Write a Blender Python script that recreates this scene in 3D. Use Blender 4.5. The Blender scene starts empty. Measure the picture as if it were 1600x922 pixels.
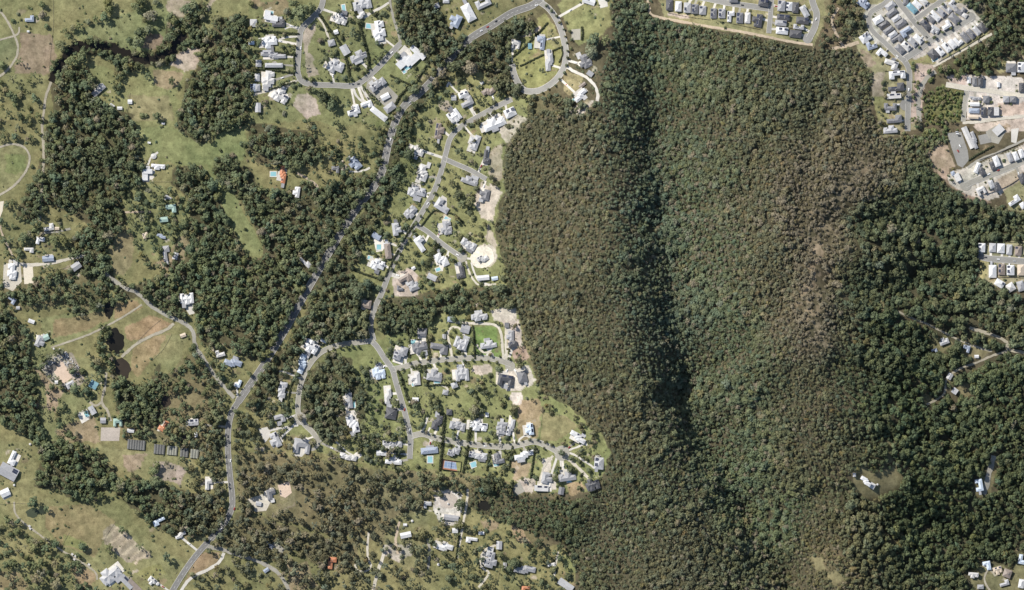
import bpy, bmesh, math, random
import numpy as np
from mathutils import Vector

# ------------------------------------------------------------------ camera, world, sun, exposure
S = bpy.context.scene
COL = S.collection
R = math.radians
SUN_AZ = -49.0      # degrees clockwise from north (+Y): the sun stands in the north-west
SUN_EL = 42.0
cd = bpy.data.cameras.new("camera")
cam = bpy.data.objects.new("camera", cd)
COL.objects.link(cam)
cd.type = 'ORTHO'
cd.ortho_scale = 1600.0
cd.clip_start = 10
cd.clip_end = 6000
cam.location = (0, 0, 1800)
S.camera = cam
W = bpy.data.worlds.new("World")
S.world = W
W.use_nodes = True
nt = W.node_tree
sky = nt.nodes.new("ShaderNodeTexSky")
sky.sky_type = 'NISHITA'
sky.sun_disc = False
sky.sun_elevation = R(SUN_EL)
sky.sun_rotation = R(SUN_AZ % 360)
bg = nt.nodes["Background"]
nt.links.new(sky.outputs[0], bg.inputs[0])
bg.inputs[1].default_value = 0.105
sd = bpy.data.lights.new("sun", 'SUN')
sun = bpy.data.objects.new("sun", sd)
COL.objects.link(sun)
sd.energy = 4.6
sd.angle = R(0.5)
sd.color = (1.0, 0.955, 0.87)
sv = Vector((math.sin(R(SUN_AZ)) * math.cos(R(SUN_EL)), math.cos(R(SUN_AZ)) * math.cos(R(SUN_EL)), math.sin(R(SUN_EL))))
sun.rotation_euler = sv.to_track_quat('Z', 'Y').to_euler()
sun.location = sv * 1500
S.view_settings.view_transform = 'Standard'
S.view_settings.look = 'None'
S.view_settings.exposure = 0.6
S.view_settings.gamma = 1.0
S.view_settings.use_curve_mapping = False
S.cycles.max_bounces = 5
S.cycles.diffuse_bounces = 3

rng = np.random.default_rng(7)
random.seed(7)

# ------------------------------------------------------------------ numeric helpers (map units: east, south of the north-west corner, in metres)
def P(s):
    return [tuple(float(v) for v in t.split(',')) for t in s.split()]

def wx(px): return px - 800.0
def wy(py): return 461.0 - py

def vnoise(x, y, scale, seed=0):
    x = np.asarray(x, float) / scale + seed * 17.31 + 500
    y = np.asarray(y, float) / scale + seed * 9.77 + 500
    xi = np.floor(x).astype(np.int64); yi = np.floor(y).astype(np.int64)
    fx = x - xi; fy = y - yi
    fx = fx * fx * (3 - 2 * fx); fy = fy * fy * (3 - 2 * fy)
    def h(a, b):
        v = np.sin(a * 127.1 + b * 311.7 + seed * 74.7) * 43758.5453
        return v - np.floor(v)
    return (h(xi, yi) * (1 - fx) + h(xi + 1, yi) * fx) * (1 - fy) + (h(xi, yi + 1) * (1 - fx) + h(xi + 1, yi + 1) * fx) * fy

def fnoise(x, y, scale, seed=0):
    return (vnoise(x, y, scale, seed) + .5 * vnoise(x, y, scale / 2.1, seed + 1) + .25 * vnoise(x, y, scale / 4.3, seed + 2)) / 1.75

def pip(X, Y, poly):
    ins = np.zeros(X.shape, bool)
    n = len(poly)
    for i in range(n):
        x1, y1 = poly[i]; x2, y2 = poly[(i + 1) % n]
        if y1 == y2: continue
        c = ((y1 > Y) != (y2 > Y)) & (X < (x2 - x1) * (Y - y1) / (y2 - y1) + x1)
        ins ^= c
    return ins

def resample(pts, step):
    # Catmull-Rom through the points, then even steps
    p = [np.array(q) for q in pts]
    if len(p) > 2:
        e = [2 * p[0] - p[1]] + p + [2 * p[-1] - p[-2]]
        out = []
        for i in range(1, len(e) - 2):
            for t in np.linspace(0, 1, 12, endpoint=False):
                a, b, c, d = e[i - 1], e[i], e[i + 1], e[i + 2]
                out.append(.5 * ((2 * b) + (c - a) * t + (2 * a - 5 * b + 4 * c - d) * t * t + (3 * b - a - 3 * c + d) * t ** 3))
        out.append(p[-1])
    else:
        out = p
    out = np.array(out)
    d = np.concatenate([[0], np.cumsum(np.hypot(*np.diff(out, axis=0).T))])
    n = max(2, int(round(d[-1] / step)) + 1)
    s = np.linspace(0, d[-1], n)
    return np.stack([np.interp(s, d, out[:, 0]), np.interp(s, d, out[:, 1])], 1)

# ------------------------------------------------------------------ terrain: a thin plate through surveyed heights
HT = [tuple(float(v) for v in t.split(',')) for t in """
-600,-400,10 -600,400,14 -600,1300,20 200,1400,20 900,1400,40 1500,1400,30 2200,900,40 2200,300,55 1700,-500,50 900,-500,45 200,-500,8
0,0,8 200,0,5 200,100,1 0,220,10 0,450,12 200,450,6 100,600,9 0,750,14 0,922,15 200,860,12 350,700,10 350,300,8 400,100,12 560,60,16 450,400,8
600,250,15 700,250,24 760,330,34 700,420,26 700,550,28 800,560,46 640,680,22 560,620,14 850,720,52 750,850,30 600,850,15 450,780,13 860,90,40 900,30,44 780,150,32 700,20,25
962,60,68 960,130,80 958,200,96 960,300,116 970,400,132 985,500,138 1004,600,128 1024,700,110 1060,800,90 1095,922,72
870,250,74 850,350,72 870,500,84 900,600,82 930,720,74 900,880,45 980,880,58
1004,0,36 1016,60,38 1022,120,42 1030,200,48 1042,300,57 1050,400,66 1060,500,75 1074,600,71 1118,700,56 1174,800,47 1230,922,38
1100,120,68 1130,200,84 1140,300,95 1150,400,108 1160,500,112 1160,600,103 1240,750,86
1220,150,88 1300,240,110 1295,350,132 1280,450,142 1290,550,140 1320,650,127 1335,740,120 1350,850,100 1300,922,84
1400,300,88 1450,400,74 1540,400,70 1600,450,60 1420,500,100 1500,560,84 1600,550,75 1430,650,100 1500,620,86 1540,750,66 1600,800,50 1450,850,58 1600,922,40
1400,180,66 1500,100,60 1400,50,58 1250,50,62 1100,20,56 1600,150,60 1550,270,70 1500,0,50""".split()]
HC = np.array(HT)
def _tps(d2): return np.where(d2 > 0, d2 * np.log(np.maximum(d2, 1e-9)) * .5, 0.)
_n = len(HC); _q = HC[:, :2] / 1000.
_A = np.zeros((_n + 3, _n + 3))
_A[:_n, :_n] = _tps(((_q[:, None] - _q[None]) ** 2).sum(-1)) + np.eye(_n) * 2e-4
_A[:_n, _n] = 1; _A[:_n, _n + 1:] = _q; _A[_n, :_n] = 1; _A[_n + 1:, :_n] = _q.T
_w = np.linalg.solve(_A, np.concatenate([HC[:, 2], [0, 0, 0]]))
GULLY = [(-14, 30, P("1036,625 1070,710 1106,775 1146,850 1182,922 1200,970")), (19, 28, P("1068,620 1082,660 1118,720 1156,780 1192,840 1222,900 1250,960")), (17, 34, P("975,-90 988,0 1004,60 1012,120 1018,180 1026,240 1030,300 1038,400 1050,480 1058,560 1068,620 1082,660 1118,720 1156,780 1192,840 1222,900 1250,960")),
 (19, 26, P("1268,170 1264,240 1262,310 1250,400 1215,480 1150,550 1075,600")), (15, 20, P("1200,210 1175,290 1125,322 1040,330")), (9, 20, P("1240,600 1165,650 1095,680")), (8, 18, P("1110,90 1080,150 1030,200")),
 (30, 27, P("1300,352 1350,345 1420,342 1500,352 1570,358")), (30, 27, P("1296,436 1360,446 1440,425 1510,425")), (24, 24, P("1300,500 1370,525 1440,545")), (28, 27, P("1310,575 1380,596 1440,622 1500,660")),
 (32, 32, P("1285,770 1380,800 1480,822 1560,858")), (20, 24, P("1330,690 1420,680 1500,700 1560,740")), (10, 20, P("1270,860 1240,890 1225,920")), (7, 18, P("820,320 870,310 920,300")), (7, 18, P("830,520 890,500 940,490")), (8, 20, P("880,860 940,830 1010,810"))]
def gully(px, py):
    dz = np.zeros(px.shape)
    for D, w_, pl in GULLY:
        a = np.array([q[0] for q in pl]); c = np.array([q[1] for q in pl])
        k = (px > a.min() - 4 * w_) & (px < a.max() + 4 * w_) & (py > c.min() - 4 * w_) & (py < c.max() + 4 * w_)
        if not k.any(): continue
        X = px[k] + (vnoise(px[k], py[k], 40, 81) - .5) * 18; Y = py[k] + (vnoise(px[k], py[k], 40, 85) - .5) * 18
        d = np.full(X.shape, 1e9)
        for i in range(len(pl) - 1):
            ux, uy = a[i + 1] - a[i], c[i + 1] - c[i]
            t = np.clip(((X - a[i]) * ux + (Y - c[i]) * uy) / (ux * ux + uy * uy), 0, 1)
            d = np.minimum(d, np.hypot(X - a[i] - t * ux, Y - c[i] - t * uy))
        dz[k] += D * np.maximum(np.exp(-np.sqrt(d * d + 60) / w_) - .02, 0)
    return dz
def tz(px, py):
    px = np.asarray(px, float); py = np.asarray(py, float)
    X = np.clip(px, -700, 2300) / 1000.; Y = np.clip(py, -600, 1500) / 1000.
    z = _w[_n] + _w[_n + 1] * X + _w[_n + 2] * Y
    for i in range(_n):
        z = z + _w[i] * _tps((X - _q[i, 0]) ** 2 + (Y - _q[i, 1]) ** 2)
    k = np.clip((px - 830) / 100., 0, 1) * np.clip((py - 70) / 60., 0, 1)
    k = k * np.clip((1500 - px) / 80., 0, 1)
    return z - gully(np.atleast_1d(px), np.atleast_1d(py)).reshape(px.shape) + k * ((fnoise(px, py, 85, 3) - .5) * 16)
def z1(px, py): return float(tz(px, py))

# ------------------------------------------------------------------ object helpers
def tag(o, label=None, cat=None, group=None, kind=None):
    if label: o["label"] = label
    if cat: o["category"] = cat
    if group: o["group"] = group
    if kind: o["kind"] = kind
    return o
def empty(name, px, py, z=None, rz=0):
    o = bpy.data.objects.new(name, None)
    o.empty_display_size = 1
    o.location = (wx(px), wy(py), z1(px, py) if z is None else z)
    o.rotation_euler = (0, 0, rz)
    COL.objects.link(o)
    return o
def mesh(name, v, f, mats=None, fm=None, smooth=False):
    m = bpy.data.meshes.new(name)
    m.from_pydata([tuple(map(float, q)) for q in v], [], f)
    for mt in (mats or []): m.materials.append(mt)
    if fm is not None: m.polygons.foreach_set("material_index", fm)
    if smooth: m.polygons.foreach_set("use_smooth", [True] * len(m.polygons))
    m.update()
    return m
def obj(name, m, parent=None):
    o = bpy.data.objects.new(name, m)
    COL.objects.link(o)
    if parent is not None: o.parent = parent
    return o
class MB:
    def __init__(s): s.v = []; s.f = []
    def add(s, v, f):
        b = len(s.v); s.v += [tuple(q) for q in v]; s.f += [[i + b for i in q] for q in f]
    def box(s, cx, cy, z0, z1_, l, w, a=0, skip_bottom=False):
        c, n = math.cos(a), math.sin(a)
        q = [(cx + c * x - n * y, cy + n * x + c * y) for x, y in ((-l / 2, -w / 2), (l / 2, -w / 2), (l / 2, w / 2), (-l / 2, w / 2))]
        f = [(4, 5, 6, 7), (0, 1, 5, 4), (1, 2, 6, 5), (2, 3, 7, 6), (3, 0, 4, 7)]
        if not skip_bottom: f.append((3, 2, 1, 0))
        s.add([(x, y, z0) for x, y in q] + [(x, y, z1_) for x, y in q], f)
    def cone(s, p0, p1, r0, r1, n=6, cap=True):
        p0 = Vector(p0); p1 = Vector(p1); d = (p1 - p0).normalized()
        u = d.orthogonal().normalized(); w = d.cross(u)
        v = []
        for p, r in ((p0, r0), (p1, r1)):
            for i in range(n):
                a = 2 * math.pi * i / n
                v.append(p + u * (r * math.cos(a)) + w * (r * math.sin(a)))
        f = [(i, (i + 1) % n, n + (i + 1) % n, n + i) for i in range(n)]
        if cap: f += [tuple(range(n, 2 * n)), tuple(reversed(range(n)))]
        s.add(v, f)
    def build(s, name, mat, parent=None, smooth=False):
        return obj(name, mesh(name, s.v, s.f, [mat], smooth=smooth), parent)

# ------------------------------------------------------------------ materials
def newmat(name):
    m = bpy.data.materials.new(name); m.use_nodes = True
    n = m.node_tree; return m, n, n.nodes["Principled BSDF"]
def surf(name, rgb, rough=.8, scale=.4, amt=.25, spec=.2, scale2=.05, metal=0, rgb2=None, bump=0):
    """plain colour worn by two sizes of noise"""
    m, n, b = newmat(name)
    tc = n.nodes.new("ShaderNodeTexCoord")
    geo = n.nodes.new("ShaderNodeNewGeometry")
    n1 = n.nodes.new("ShaderNodeTexNoise"); n1.inputs["Scale"].default_value = scale; n1.inputs["Detail"].default_value = 4
    n2 = n.nodes.new("ShaderNodeTexNoise"); n2.inputs["Scale"].default_value = scale2; n2.inputs["Detail"].default_value = 3
    n.links.new(geo.outputs["Position"], n1.inputs["Vector"]); n.links.new(geo.outputs["Position"], n2.inputs["Vector"])
    ad = n.nodes.new("ShaderNodeMath"); ad.operation = 'ADD'
    n.links.new(n1.outputs["Fac"], ad.inputs[0]); n.links.new(n2.outputs["Fac"], ad.inputs[1])
    mr = n.nodes.new("ShaderNodeMapRange"); mr.inputs[1].default_value = .65; mr.inputs[2].default_value = 1.35
    n.links.new(ad.outputs[0], mr.inputs[0])
    mx = n.nodes.new("ShaderNodeMix"); mx.data_type = 'RGBA'
    d = [c * (1 - amt) for c in rgb]; l = [min(1, c * (1 + amt)) for c in rgb]
    if rgb2: d = rgb2
    mx.inputs[6].default_value = (*d, 1); mx.inputs[7].default_value = (*l, 1)
    n.links.new(mr.outputs[0], mx.inputs[0]); n.links.new(mx.outputs[2], b.inputs["Base Color"])
    b.inputs["Roughness"].default_value = rough; b.inputs["Specular IOR Level"].default_value = spec; b.inputs["Metallic"].default_value = metal
    return m

def foliage(name, instanced):
    m, n, b = newmat(name)
    oi = n.nodes.new("ShaderNodeObjectInfo")
    geo = n.nodes.new("ShaderNodeNewGeometry")
    if instanced:
        at = n.nodes.new("ShaderNodeAttribute"); at.attribute_type = 'INSTANCER'; at.attribute_name = 'tint'
        col = at.outputs["Color"]
    else:
        col = oi.outputs["Color"]
    nz = n.nodes.new("ShaderNodeTexNoise"); nz.inputs["Scale"].default_value = .45; nz.inputs["Detail"].default_value = 3
    n.links.new(geo.outputs["Position"], nz.inputs["Vector"])
    mr = n.nodes.new("ShaderNodeMapRange"); mr.inputs[1].default_value = .3; mr.inputs[2].default_value = .7; mr.inputs[3].default_value = .62; mr.inputs[4].default_value = 1.4
    n.links.new(nz.outputs["Fac"], mr.inputs[0])
    mul = n.nodes.new("ShaderNodeMix"); mul.data_type = 'RGBA'; mul.blend_type = 'MULTIPLY'; mul.inputs[0].default_value = 1
    n.links.new(col, mul.inputs[6]); n.links.new(mr.outputs[0], mul.inputs[7])
    n.links.new(mul.outputs[2], b.inputs["Base Color"])
    b.inputs["Roughness"].default_value = .75; b.inputs["Specular IOR Level"].default_value = .15
    tr = n.nodes.new("ShaderNodeBsdfTranslucent")
    n.links.new(mul.outputs[2], tr.inputs["Color"])
    ms = n.nodes.new("ShaderNodeMixShader"); ms.inputs[0].default_value = .28
    n.links.new(b.outputs[0], ms.inputs[1]); n.links.new(tr.outputs[0], ms.inputs[2])
    n.links.new(ms.outputs[0], n.nodes["Material Output"].inputs["Surface"])
    return m
M_LEAF = foliage("foliage_mass", True)
M_LEAF1 = foliage("foliage_single", False)
M_BARK = surf("bark", (.20, .17, .14), .9, 3, .35)
M_WATER = None
def water(name, rgb, rough):
    m, n, b = newmat(name)
    geo = n.nodes.new("ShaderNodeNewGeometry")
    nz = n.nodes.new("ShaderNodeTexNoise"); nz.inputs["Scale"].default_value = .08; nz.inputs["Detail"].default_value = 4
    n.links.new(geo.outputs["Position"], nz.inputs["Vector"])
    mx = n.nodes.new("ShaderNodeMix"); mx.data_type = 'RGBA'
    mx.inputs[6].default_value = (*[c * .7 for c in rgb], 1); mx.inputs[7].default_value = (*[c * 1.3 for c in rgb], 1)
    n.links.new(nz.outputs["Fac"], mx.inputs[0]); n.links.new(mx.outputs[2], b.inputs["Base Color"])
    b.inputs["Roughness"].default_value = rough; b.inputs["Specular IOR Level"].default_value = .2
    nb = n.nodes.new("ShaderNodeTexNoise"); nb.inputs["Scale"].default_value = 1.2; nb.inputs["Detail"].default_value = 3
    n.links.new(geo.outputs["Position"], nb.inputs["Vector"])
    bp = n.nodes.new("ShaderNodeBump"); bp.inputs["Strength"].default_value = .15; bp.inputs["Distance"].default_value = .1
    n.links.new(nb.outputs["Fac"], bp.inputs["Height"]); n.links.new(bp.outputs[0], b.inputs["Normal"])
    return m
M_CREEK = water("creek_water", (.014, .012, .009), .12)
M_POND_SHADOW = water("pond_water_and_shadow", (.014, .013, .01), .1)
M_PONDG = water("green_pond_water", (.05, .06, .038), .15)
M_PONDB = water("brown_pond_water", (.034, .027, .02), .15)
M_POOL = water("pool_water", (.2, .37, .40), .08)
M_ASPH = surf("asphalt", (.2, .195, .18), .9, .7, .15, rgb2=(.165, .16, .148), scale2=.06)
M_MAIN = surf("shade_darkened_asphalt", (.15, .146, .138), .9, .6, .22, scale2=.03)  # main road asphalt, with the shade over it put into a darker colour
M_LANE = surf("grey_lane", (.24, .228, .195), .9, .6, .2)
M_TRACK = surf("worn_track", (.27, .245, .19), .95, .4, .25)
M_GRAV = surf("pale_gravel", (.39, .36, .30), .95, .5, .22)
M_DIRT = surf("dirt_track", (.33, .27, .2), .95, .4, .25)
M_CONC = surf("concrete", (.42, .40, .36), .9, .5, .15)
M_KERB = surf("kerb_concrete", (.40, .385, .35), .9, .5, .15)
M_LINE = surf("road_paint", (.5, .5, .48), .7, 2, .12)
M_WALL = surf("render_wall", (.5, .47, .42), .9, .6, .12)
M_SOLAR = surf("solar_glass", (.022, .026, .045), .22, .9, .3, spec=.5)
M_POST = surf("weathered_timber", (.24, .2, .16), .9, 2, .25)
ROOF = {  # word, albedo, gloss
    'w': ("white", (.47, .47, .47)), 'v': ("off-white", (.41, .40, .385)), 'l': ("pale grey", (.32, .32, .325)),
    'g': ("grey", (.255, .255, .262)), 'd': ("dark grey", (.14, .14, .147)), 'c': ("charcoal", (.07, .07, .075)),
    'b': ("blue-grey", (.23, .26, .315)), 's': ("pale blue", (.40, .455, .52)), 'n': ("brown", (.2, .165, .14)),
    't': ("terracotta", (.40, .17, .09)), 'e': ("green", (.24, .33, .29)), 'a': ("tan", (.42, .35, .27)), 'q': ("teal", (.14, .25, .29))}
M_ROOF = {k: surf("roof_" + v[0].replace(' ', '_').replace('-', '_'), v[1], .55, .35, .14, spec=.3, scale2=.12) for k, v in ROOF.items()}
# ------------------------------------------------------------------ roads and lanes: points, width, kind, edge kerb
ROADS = [  # name, material, width, kerb, points
 ("road", M_MAIN, 10, 1, P("900,-60 862,-20 835,6 800,20 768,40 735,60 705,90 680,120 655,146 632,165 618,190 607,225 597,268 580,298 560,322 525,377 482,450 460,490 440,525 412,570 388,605 372,628")),
 ("road", M_MAIN, 8, 1, P("372,628 362,645 357,668 356,700 359,740 363,780 360,800 345,825 320,852 297,880 270,922 240,980")),
 ("road", M_ASPH, 8.5, 1, P("842,2 858,14 872,35 881,62 884,85 881,105 868,125 848,139 830,143 815,138 804,118 800,100")),
 ("road", M_ASPH, 7.5, 1, P("506,-30 503,8 488,28 472,44 468,62 466,90 465,112 472,127 490,132 520,133 550,134 566,127 590,106 612,82 626,68")),
 ("lane", M_LANE, 4, 0, P("626,68 622,50 613,22 606,-20")),
 ("road", M_ASPH, 7, 1, P("584,532 579,508 586,480 597,457 607,430 625,390 650,347 675,305 688,272 697,238 704,215 720,198 742,185 775,167 800,155")),
 ("road", M_ASPH, 6.5, 1, P("694,248 712,256 735,266 760,280")),
 ("road", M_ASPH, 6.5, 1, P("648,350 668,362 690,380 708,393 722,402")),
 ("road", M_LANE, 7, 1, P("584,532 560,535 535,538 512,545 495,556 480,576 470,600 466,625 466,645 475,662 488,675 500,692")),
 ("road", M_ASPH, 7.5, 1, P("580,532 590,543 602,562 613,577 618,595 626,622 634,650 641,682 641,700 640,717")),
 ("road", M_LANE, 7.5, 1, P("613,577 628,574 650,568 690,562 725,560 755,559 780,563 800,570")),
 ("road", M_LANE, 8, 1, P("641,682 660,678 680,684 710,690 745,695 790,698 815,694 835,690 855,697 872,706")),
 ("road", M_ASPH, 8, 1, P("1085,-6 1110,-1 1140,5 1175,10 1205,14")),
 ("road", M_ASPH, 6.5, 1, P("1208,-30 1204,20 1201,52")),
 ("road", M_ASPH, 9, 1, P("1262,-30 1270,4 1276,22 1273,42 1264,60")),
 ("road", M_ASPH, 7, 1, P("1405,-28 1385,3 1362,18 1358,33 1363,48 1383,67 1402,86 1412,94")),
 ("road", M_ASPH, 8, 1, P("1392,-20 1402,0 1416,18 1430,36 1446,54 1452,62")),
 ("road", M_ASPH, 7, 1, P("1428,32 1452,15 1478,-4 1500,-20")),
 ("road", M_ASPH, 8, 1, P("1412,93 1435,78 1456,62 1485,48 1508,34 1518,27")),
 ("road", M_ASPH, 7.5, 1, P("1412,93 1420,108 1421,130 1419,160 1418,205")),
 ("road", M_GRAV, 7, 1, P("1478,132 1495,135 1512,138 1540,141 1570,146 1605,149")),
 ("road", M_LANE, 6, 1, P("1511,140 1507,165 1505,190")),
 ("road", M_GRAV, 4.5, 0, P("1504,192 1530,190 1560,186 1605,181")),
 ("road", M_LANE, 8, 1, P("1508,290 1520,284 1550,272 1580,260 1606,248")),
 ("road", M_LANE, 4, 0, P("1512,262 1530,250 1560,238 1606,216")),
 ("road", M_ASPH, 9, 1, P("1528,400 1545,404 1570,406 1606,409")),
 ("track", M_TRACK, 3, 0, P("1404,487 1425,497 1448,506 1466,515 1484,524 1500,532 1520,540")),
 ("track", M_TRACK, 5, 0, P("1606,552 1590,549 1575,546 1573,535 1560,527 1540,520 1515,512")),
 ("track", M_TRACK, 3.4, 0, P("1575,548 1550,556 1525,567 1500,576 1483,587 1477,600 1476,614 1464,624 1448,632")),
 ("track", M_TRACK, 3.5, 0, P("1550,549 1535,545 1520,540")),
 ("track", M_TRACK, 3, 0, P("1556,900 1545,890 1538,906 1548,925")),
 ("track", M_LANE, 8, 0, P("1553,712 1548,730 1544,748 1540,764 1536,772")),
 ("track", M_DIRT, 5, 0, P("1342,66 1330,70 1318,73 1300,76")),
 ("track", M_DIRT, 4, 0, P("1318,73 1305,50 1300,30 1310,12")),
 ("track", M_GRAV, 4, 0, P("1458,104 1480,92 1510,75 1540,58 1550,53")),
 ("track", M_LANE, 7, 0, P("1462,112 1448,122 1438,140 1434,165 1438,190")),
 ("track", M_DIRT, 4, 0, P("1010,-10 1014,10 1020,24 1060,33 1110,42 1160,50 1200,58 1240,66 1270,70")),
 ("lane", M_TRACK, 3.5, 0, P("-30,0 0,18 14,38 22,55 28,70 26,88 16,104 4,116 -30,140")),
 ("lane", M_TRACK, 3, 0, P("-20,66 8,60 28,53 30,42")),
 ("lane", M_TRACK, 3.5, 0, P("-20,312 0,304 22,290 40,268 46,250 44,238 34,228 14,226 -20,236")),
 ("lane", M_TRACK, 4, 0, P("62,345 68,250 66,200 68,178 72,150 80,128")),
 ("lane", M_GRAV, 5, 0, P("24,412 50,414 80,411 105,405 133,399")),
 ("lane", M_DIRT, 3, 0, P("0,352 4,368 12,384 20,400")),
 ("lane", M_LANE, 3.5, 0, P("66,364 90,362 110,357")),
 ("road", M_LANE, 6, 0, P("160,424 178,438 195,450 215,458 232,474 248,486 272,498 292,508 302,520 305,540 320,563 335,586 352,606 366,622")),
 ("lane", M_TRACK, 3, 0, P("222,476 205,487 180,502 145,520 110,533 80,543")),
 ("lane", M_TRACK, 4.5, 0, P("272,506 258,516 240,523 220,533 205,544 190,558")),
 ("lane", M_TRACK, 4, 0, P("166,582 164,605 159,628 168,642 173,658")),
 ("lane", M_TRACK, 3.5, 0, P("159,628 150,634 140,628")),
 ("lane", M_TRACK, 3, 0, P("22,784 24,802 36,816 60,834 90,856 120,874 148,893 152,906")),
 ("lane", M_CONC, 4.5, 0, P("350,864 343,878 325,890 300,902 288,915 280,930")),
 ("road", M_LANE, 6, 0, P("322,854 345,858 370,866 400,876 425,888 442,905 455,930")),
 ("lane", M_GRAV, 3.5, 0, P("576,832 574,855 576,875 580,884 572,892 560,892 554,882")),
 ("lane", M_DIRT, 4, 0, P("624,815 620,832 618,848 622,866")),
 ("lane", M_GRAV, 5, 0, P("602,852 598,870 590,895 582,925")),
 ("lane", M_LANE, 4, 0, P("668,842 671,858 670,874 669,890")),
 ("lane", M_GRAV, 3.5, 0, P("731,764 729,790 724,815 720,840 714,872")),
 ("lane", M_GRAV, 3.5, 0, P("775,852 760,858 752,868 751,882 757,890 764,896 748,918")),
 ("lane", M_GRAV, 3, 0, P("872,862 868,885 866,900")),
 ("lane", M_GRAV, 4, 0, P("700,502 735,505 760,506 774,508 782,518 785,540 787,562")),
 ("lane", M_GRAV, 3.5, 0, P("792,500 790,530 792,562")),
 ("lane", M_GRAV, 3.5, 0, P("707,562 703,540 700,522 704,513 714,511 722,517")),
 ("lane", M_GRAV, 3.5, 0, P("770,558 768,552 755,550 748,544 745,538")),
 ("lane", M_CONC, 3, 0, P("641,684 655,676 663,668 668,652")),
 ("lane", M_CONC, 3, 0, P("675,690 668,678 672,668")),
 ("lane", M_CONC, 3, 0, P("810,694 812,686 820,681 826,682")),
 ("lane", M_GRAV, 3.5, 0, P("864,712 852,725 846,742 842,756")),
 ("lane", M_CONC, 3, 0, P("886,706 900,712 915,722 930,732")),
 ("lane", M_CONC, 3, 0, P("886,704 898,700 912,694")),
 ("lane", M_GRAV, 4.5, 0, P("886,716 898,726 912,740 920,748")),
 ("lane", M_CONC, 3, 0, P("876,718 877,730 880,740")),
 ("lane", M_CONC, 4.5, 0, P("884,104 898,112 915,120 928,132 934,146 933,158")),
 ("lane", M_CONC, 3, 0, P("467,57 450,58 436,62")),
 ("lane", M_CONC, 3, 0, P("468,44 455,42 445,45")),
 ("lane", M_GRAV, 3, 0, P("496,25 506,40 512,55 514,62")),
 ("lane", M_GRAV, 5, 0, P("462,127 440,135 420,141 395,148")),
 ("lane", M_CONC, 3.5, 0, P("552,138 556,148 563,156 572,160")),
 ("lane", M_CONC, 4, 0, P("608,4 595,12 580,20 568,28")),
 ("lane", M_CONC, 3, 0, P("698,136 702,128 704,132 715,145")),
 ("lane", M_DIRT, 3.5, 0, P("464,270 480,279 492,287 500,297")),
 ("lane", M_CONC, 3, 0, P("578,262 570,266 560,268 545,268")),
 ("lane", M_CONC, 3, 0, P("736,410 742,428 750,440 765,445")),
 ("lane", M_GRAV, 3, 0, P("728,408 733,425 742,440 752,446 775,444")),
 ("lane", M_CONC, 3, 0, P("625,386 610,380 600,375")),
 ("lane", M_CONC, 3, 0, P("678,300 668,302 660,305")),
 ("lane", M_CONC, 3, 0, P("470,592 455,585 440,580 436,580")),
 ("lane", M_CONC, 4, 0, P("466,664 445,668 425,672 410,678")),
 ("lane", M_CONC, 2.5, 0, P("525,690 535,700 545,708 556,714")),
 ("lane", M_LANE, 5, 0, P("500,690 490,702 480,700")),
 ("lane", M_CONC, 3, 0, P("247,238 236,246 231,258")),
 ("lane", M_DIRT, 3, 0, P("195,332 215,331 236,331")),
 ("lane", M_CONC, 3, 0, P("622,625 612,624 605,626")),
 ("lane", M_GRAV, 3, 0, P("672,602 690,602 698,606 700,612")),
]
CIRCLES = [("turning_circle", M_LANE, 722, 402, 8), ("turning_circle", M_LANE, 878, 708, 12), ("turning_circle", M_LANE, 469, 654, 10), ("turning_circle", M_LANE, 797, 572, 8),
           ("turning_circle", M_ASPH, 1516, 27, 8), ("turning_circle", M_ASPH, 1415, 164, 9), ("turning_circle", M_ASPH, 1262, 60, 8), ("turning_circle", M_LANE, 1509, 289, 9)]
CREEK = P("80,128 90,108 100,92 112,79 128,71 150,71 172,75 190,82 205,88 222,92 242,92 258,84 270,76 280,64 287,53")

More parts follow.
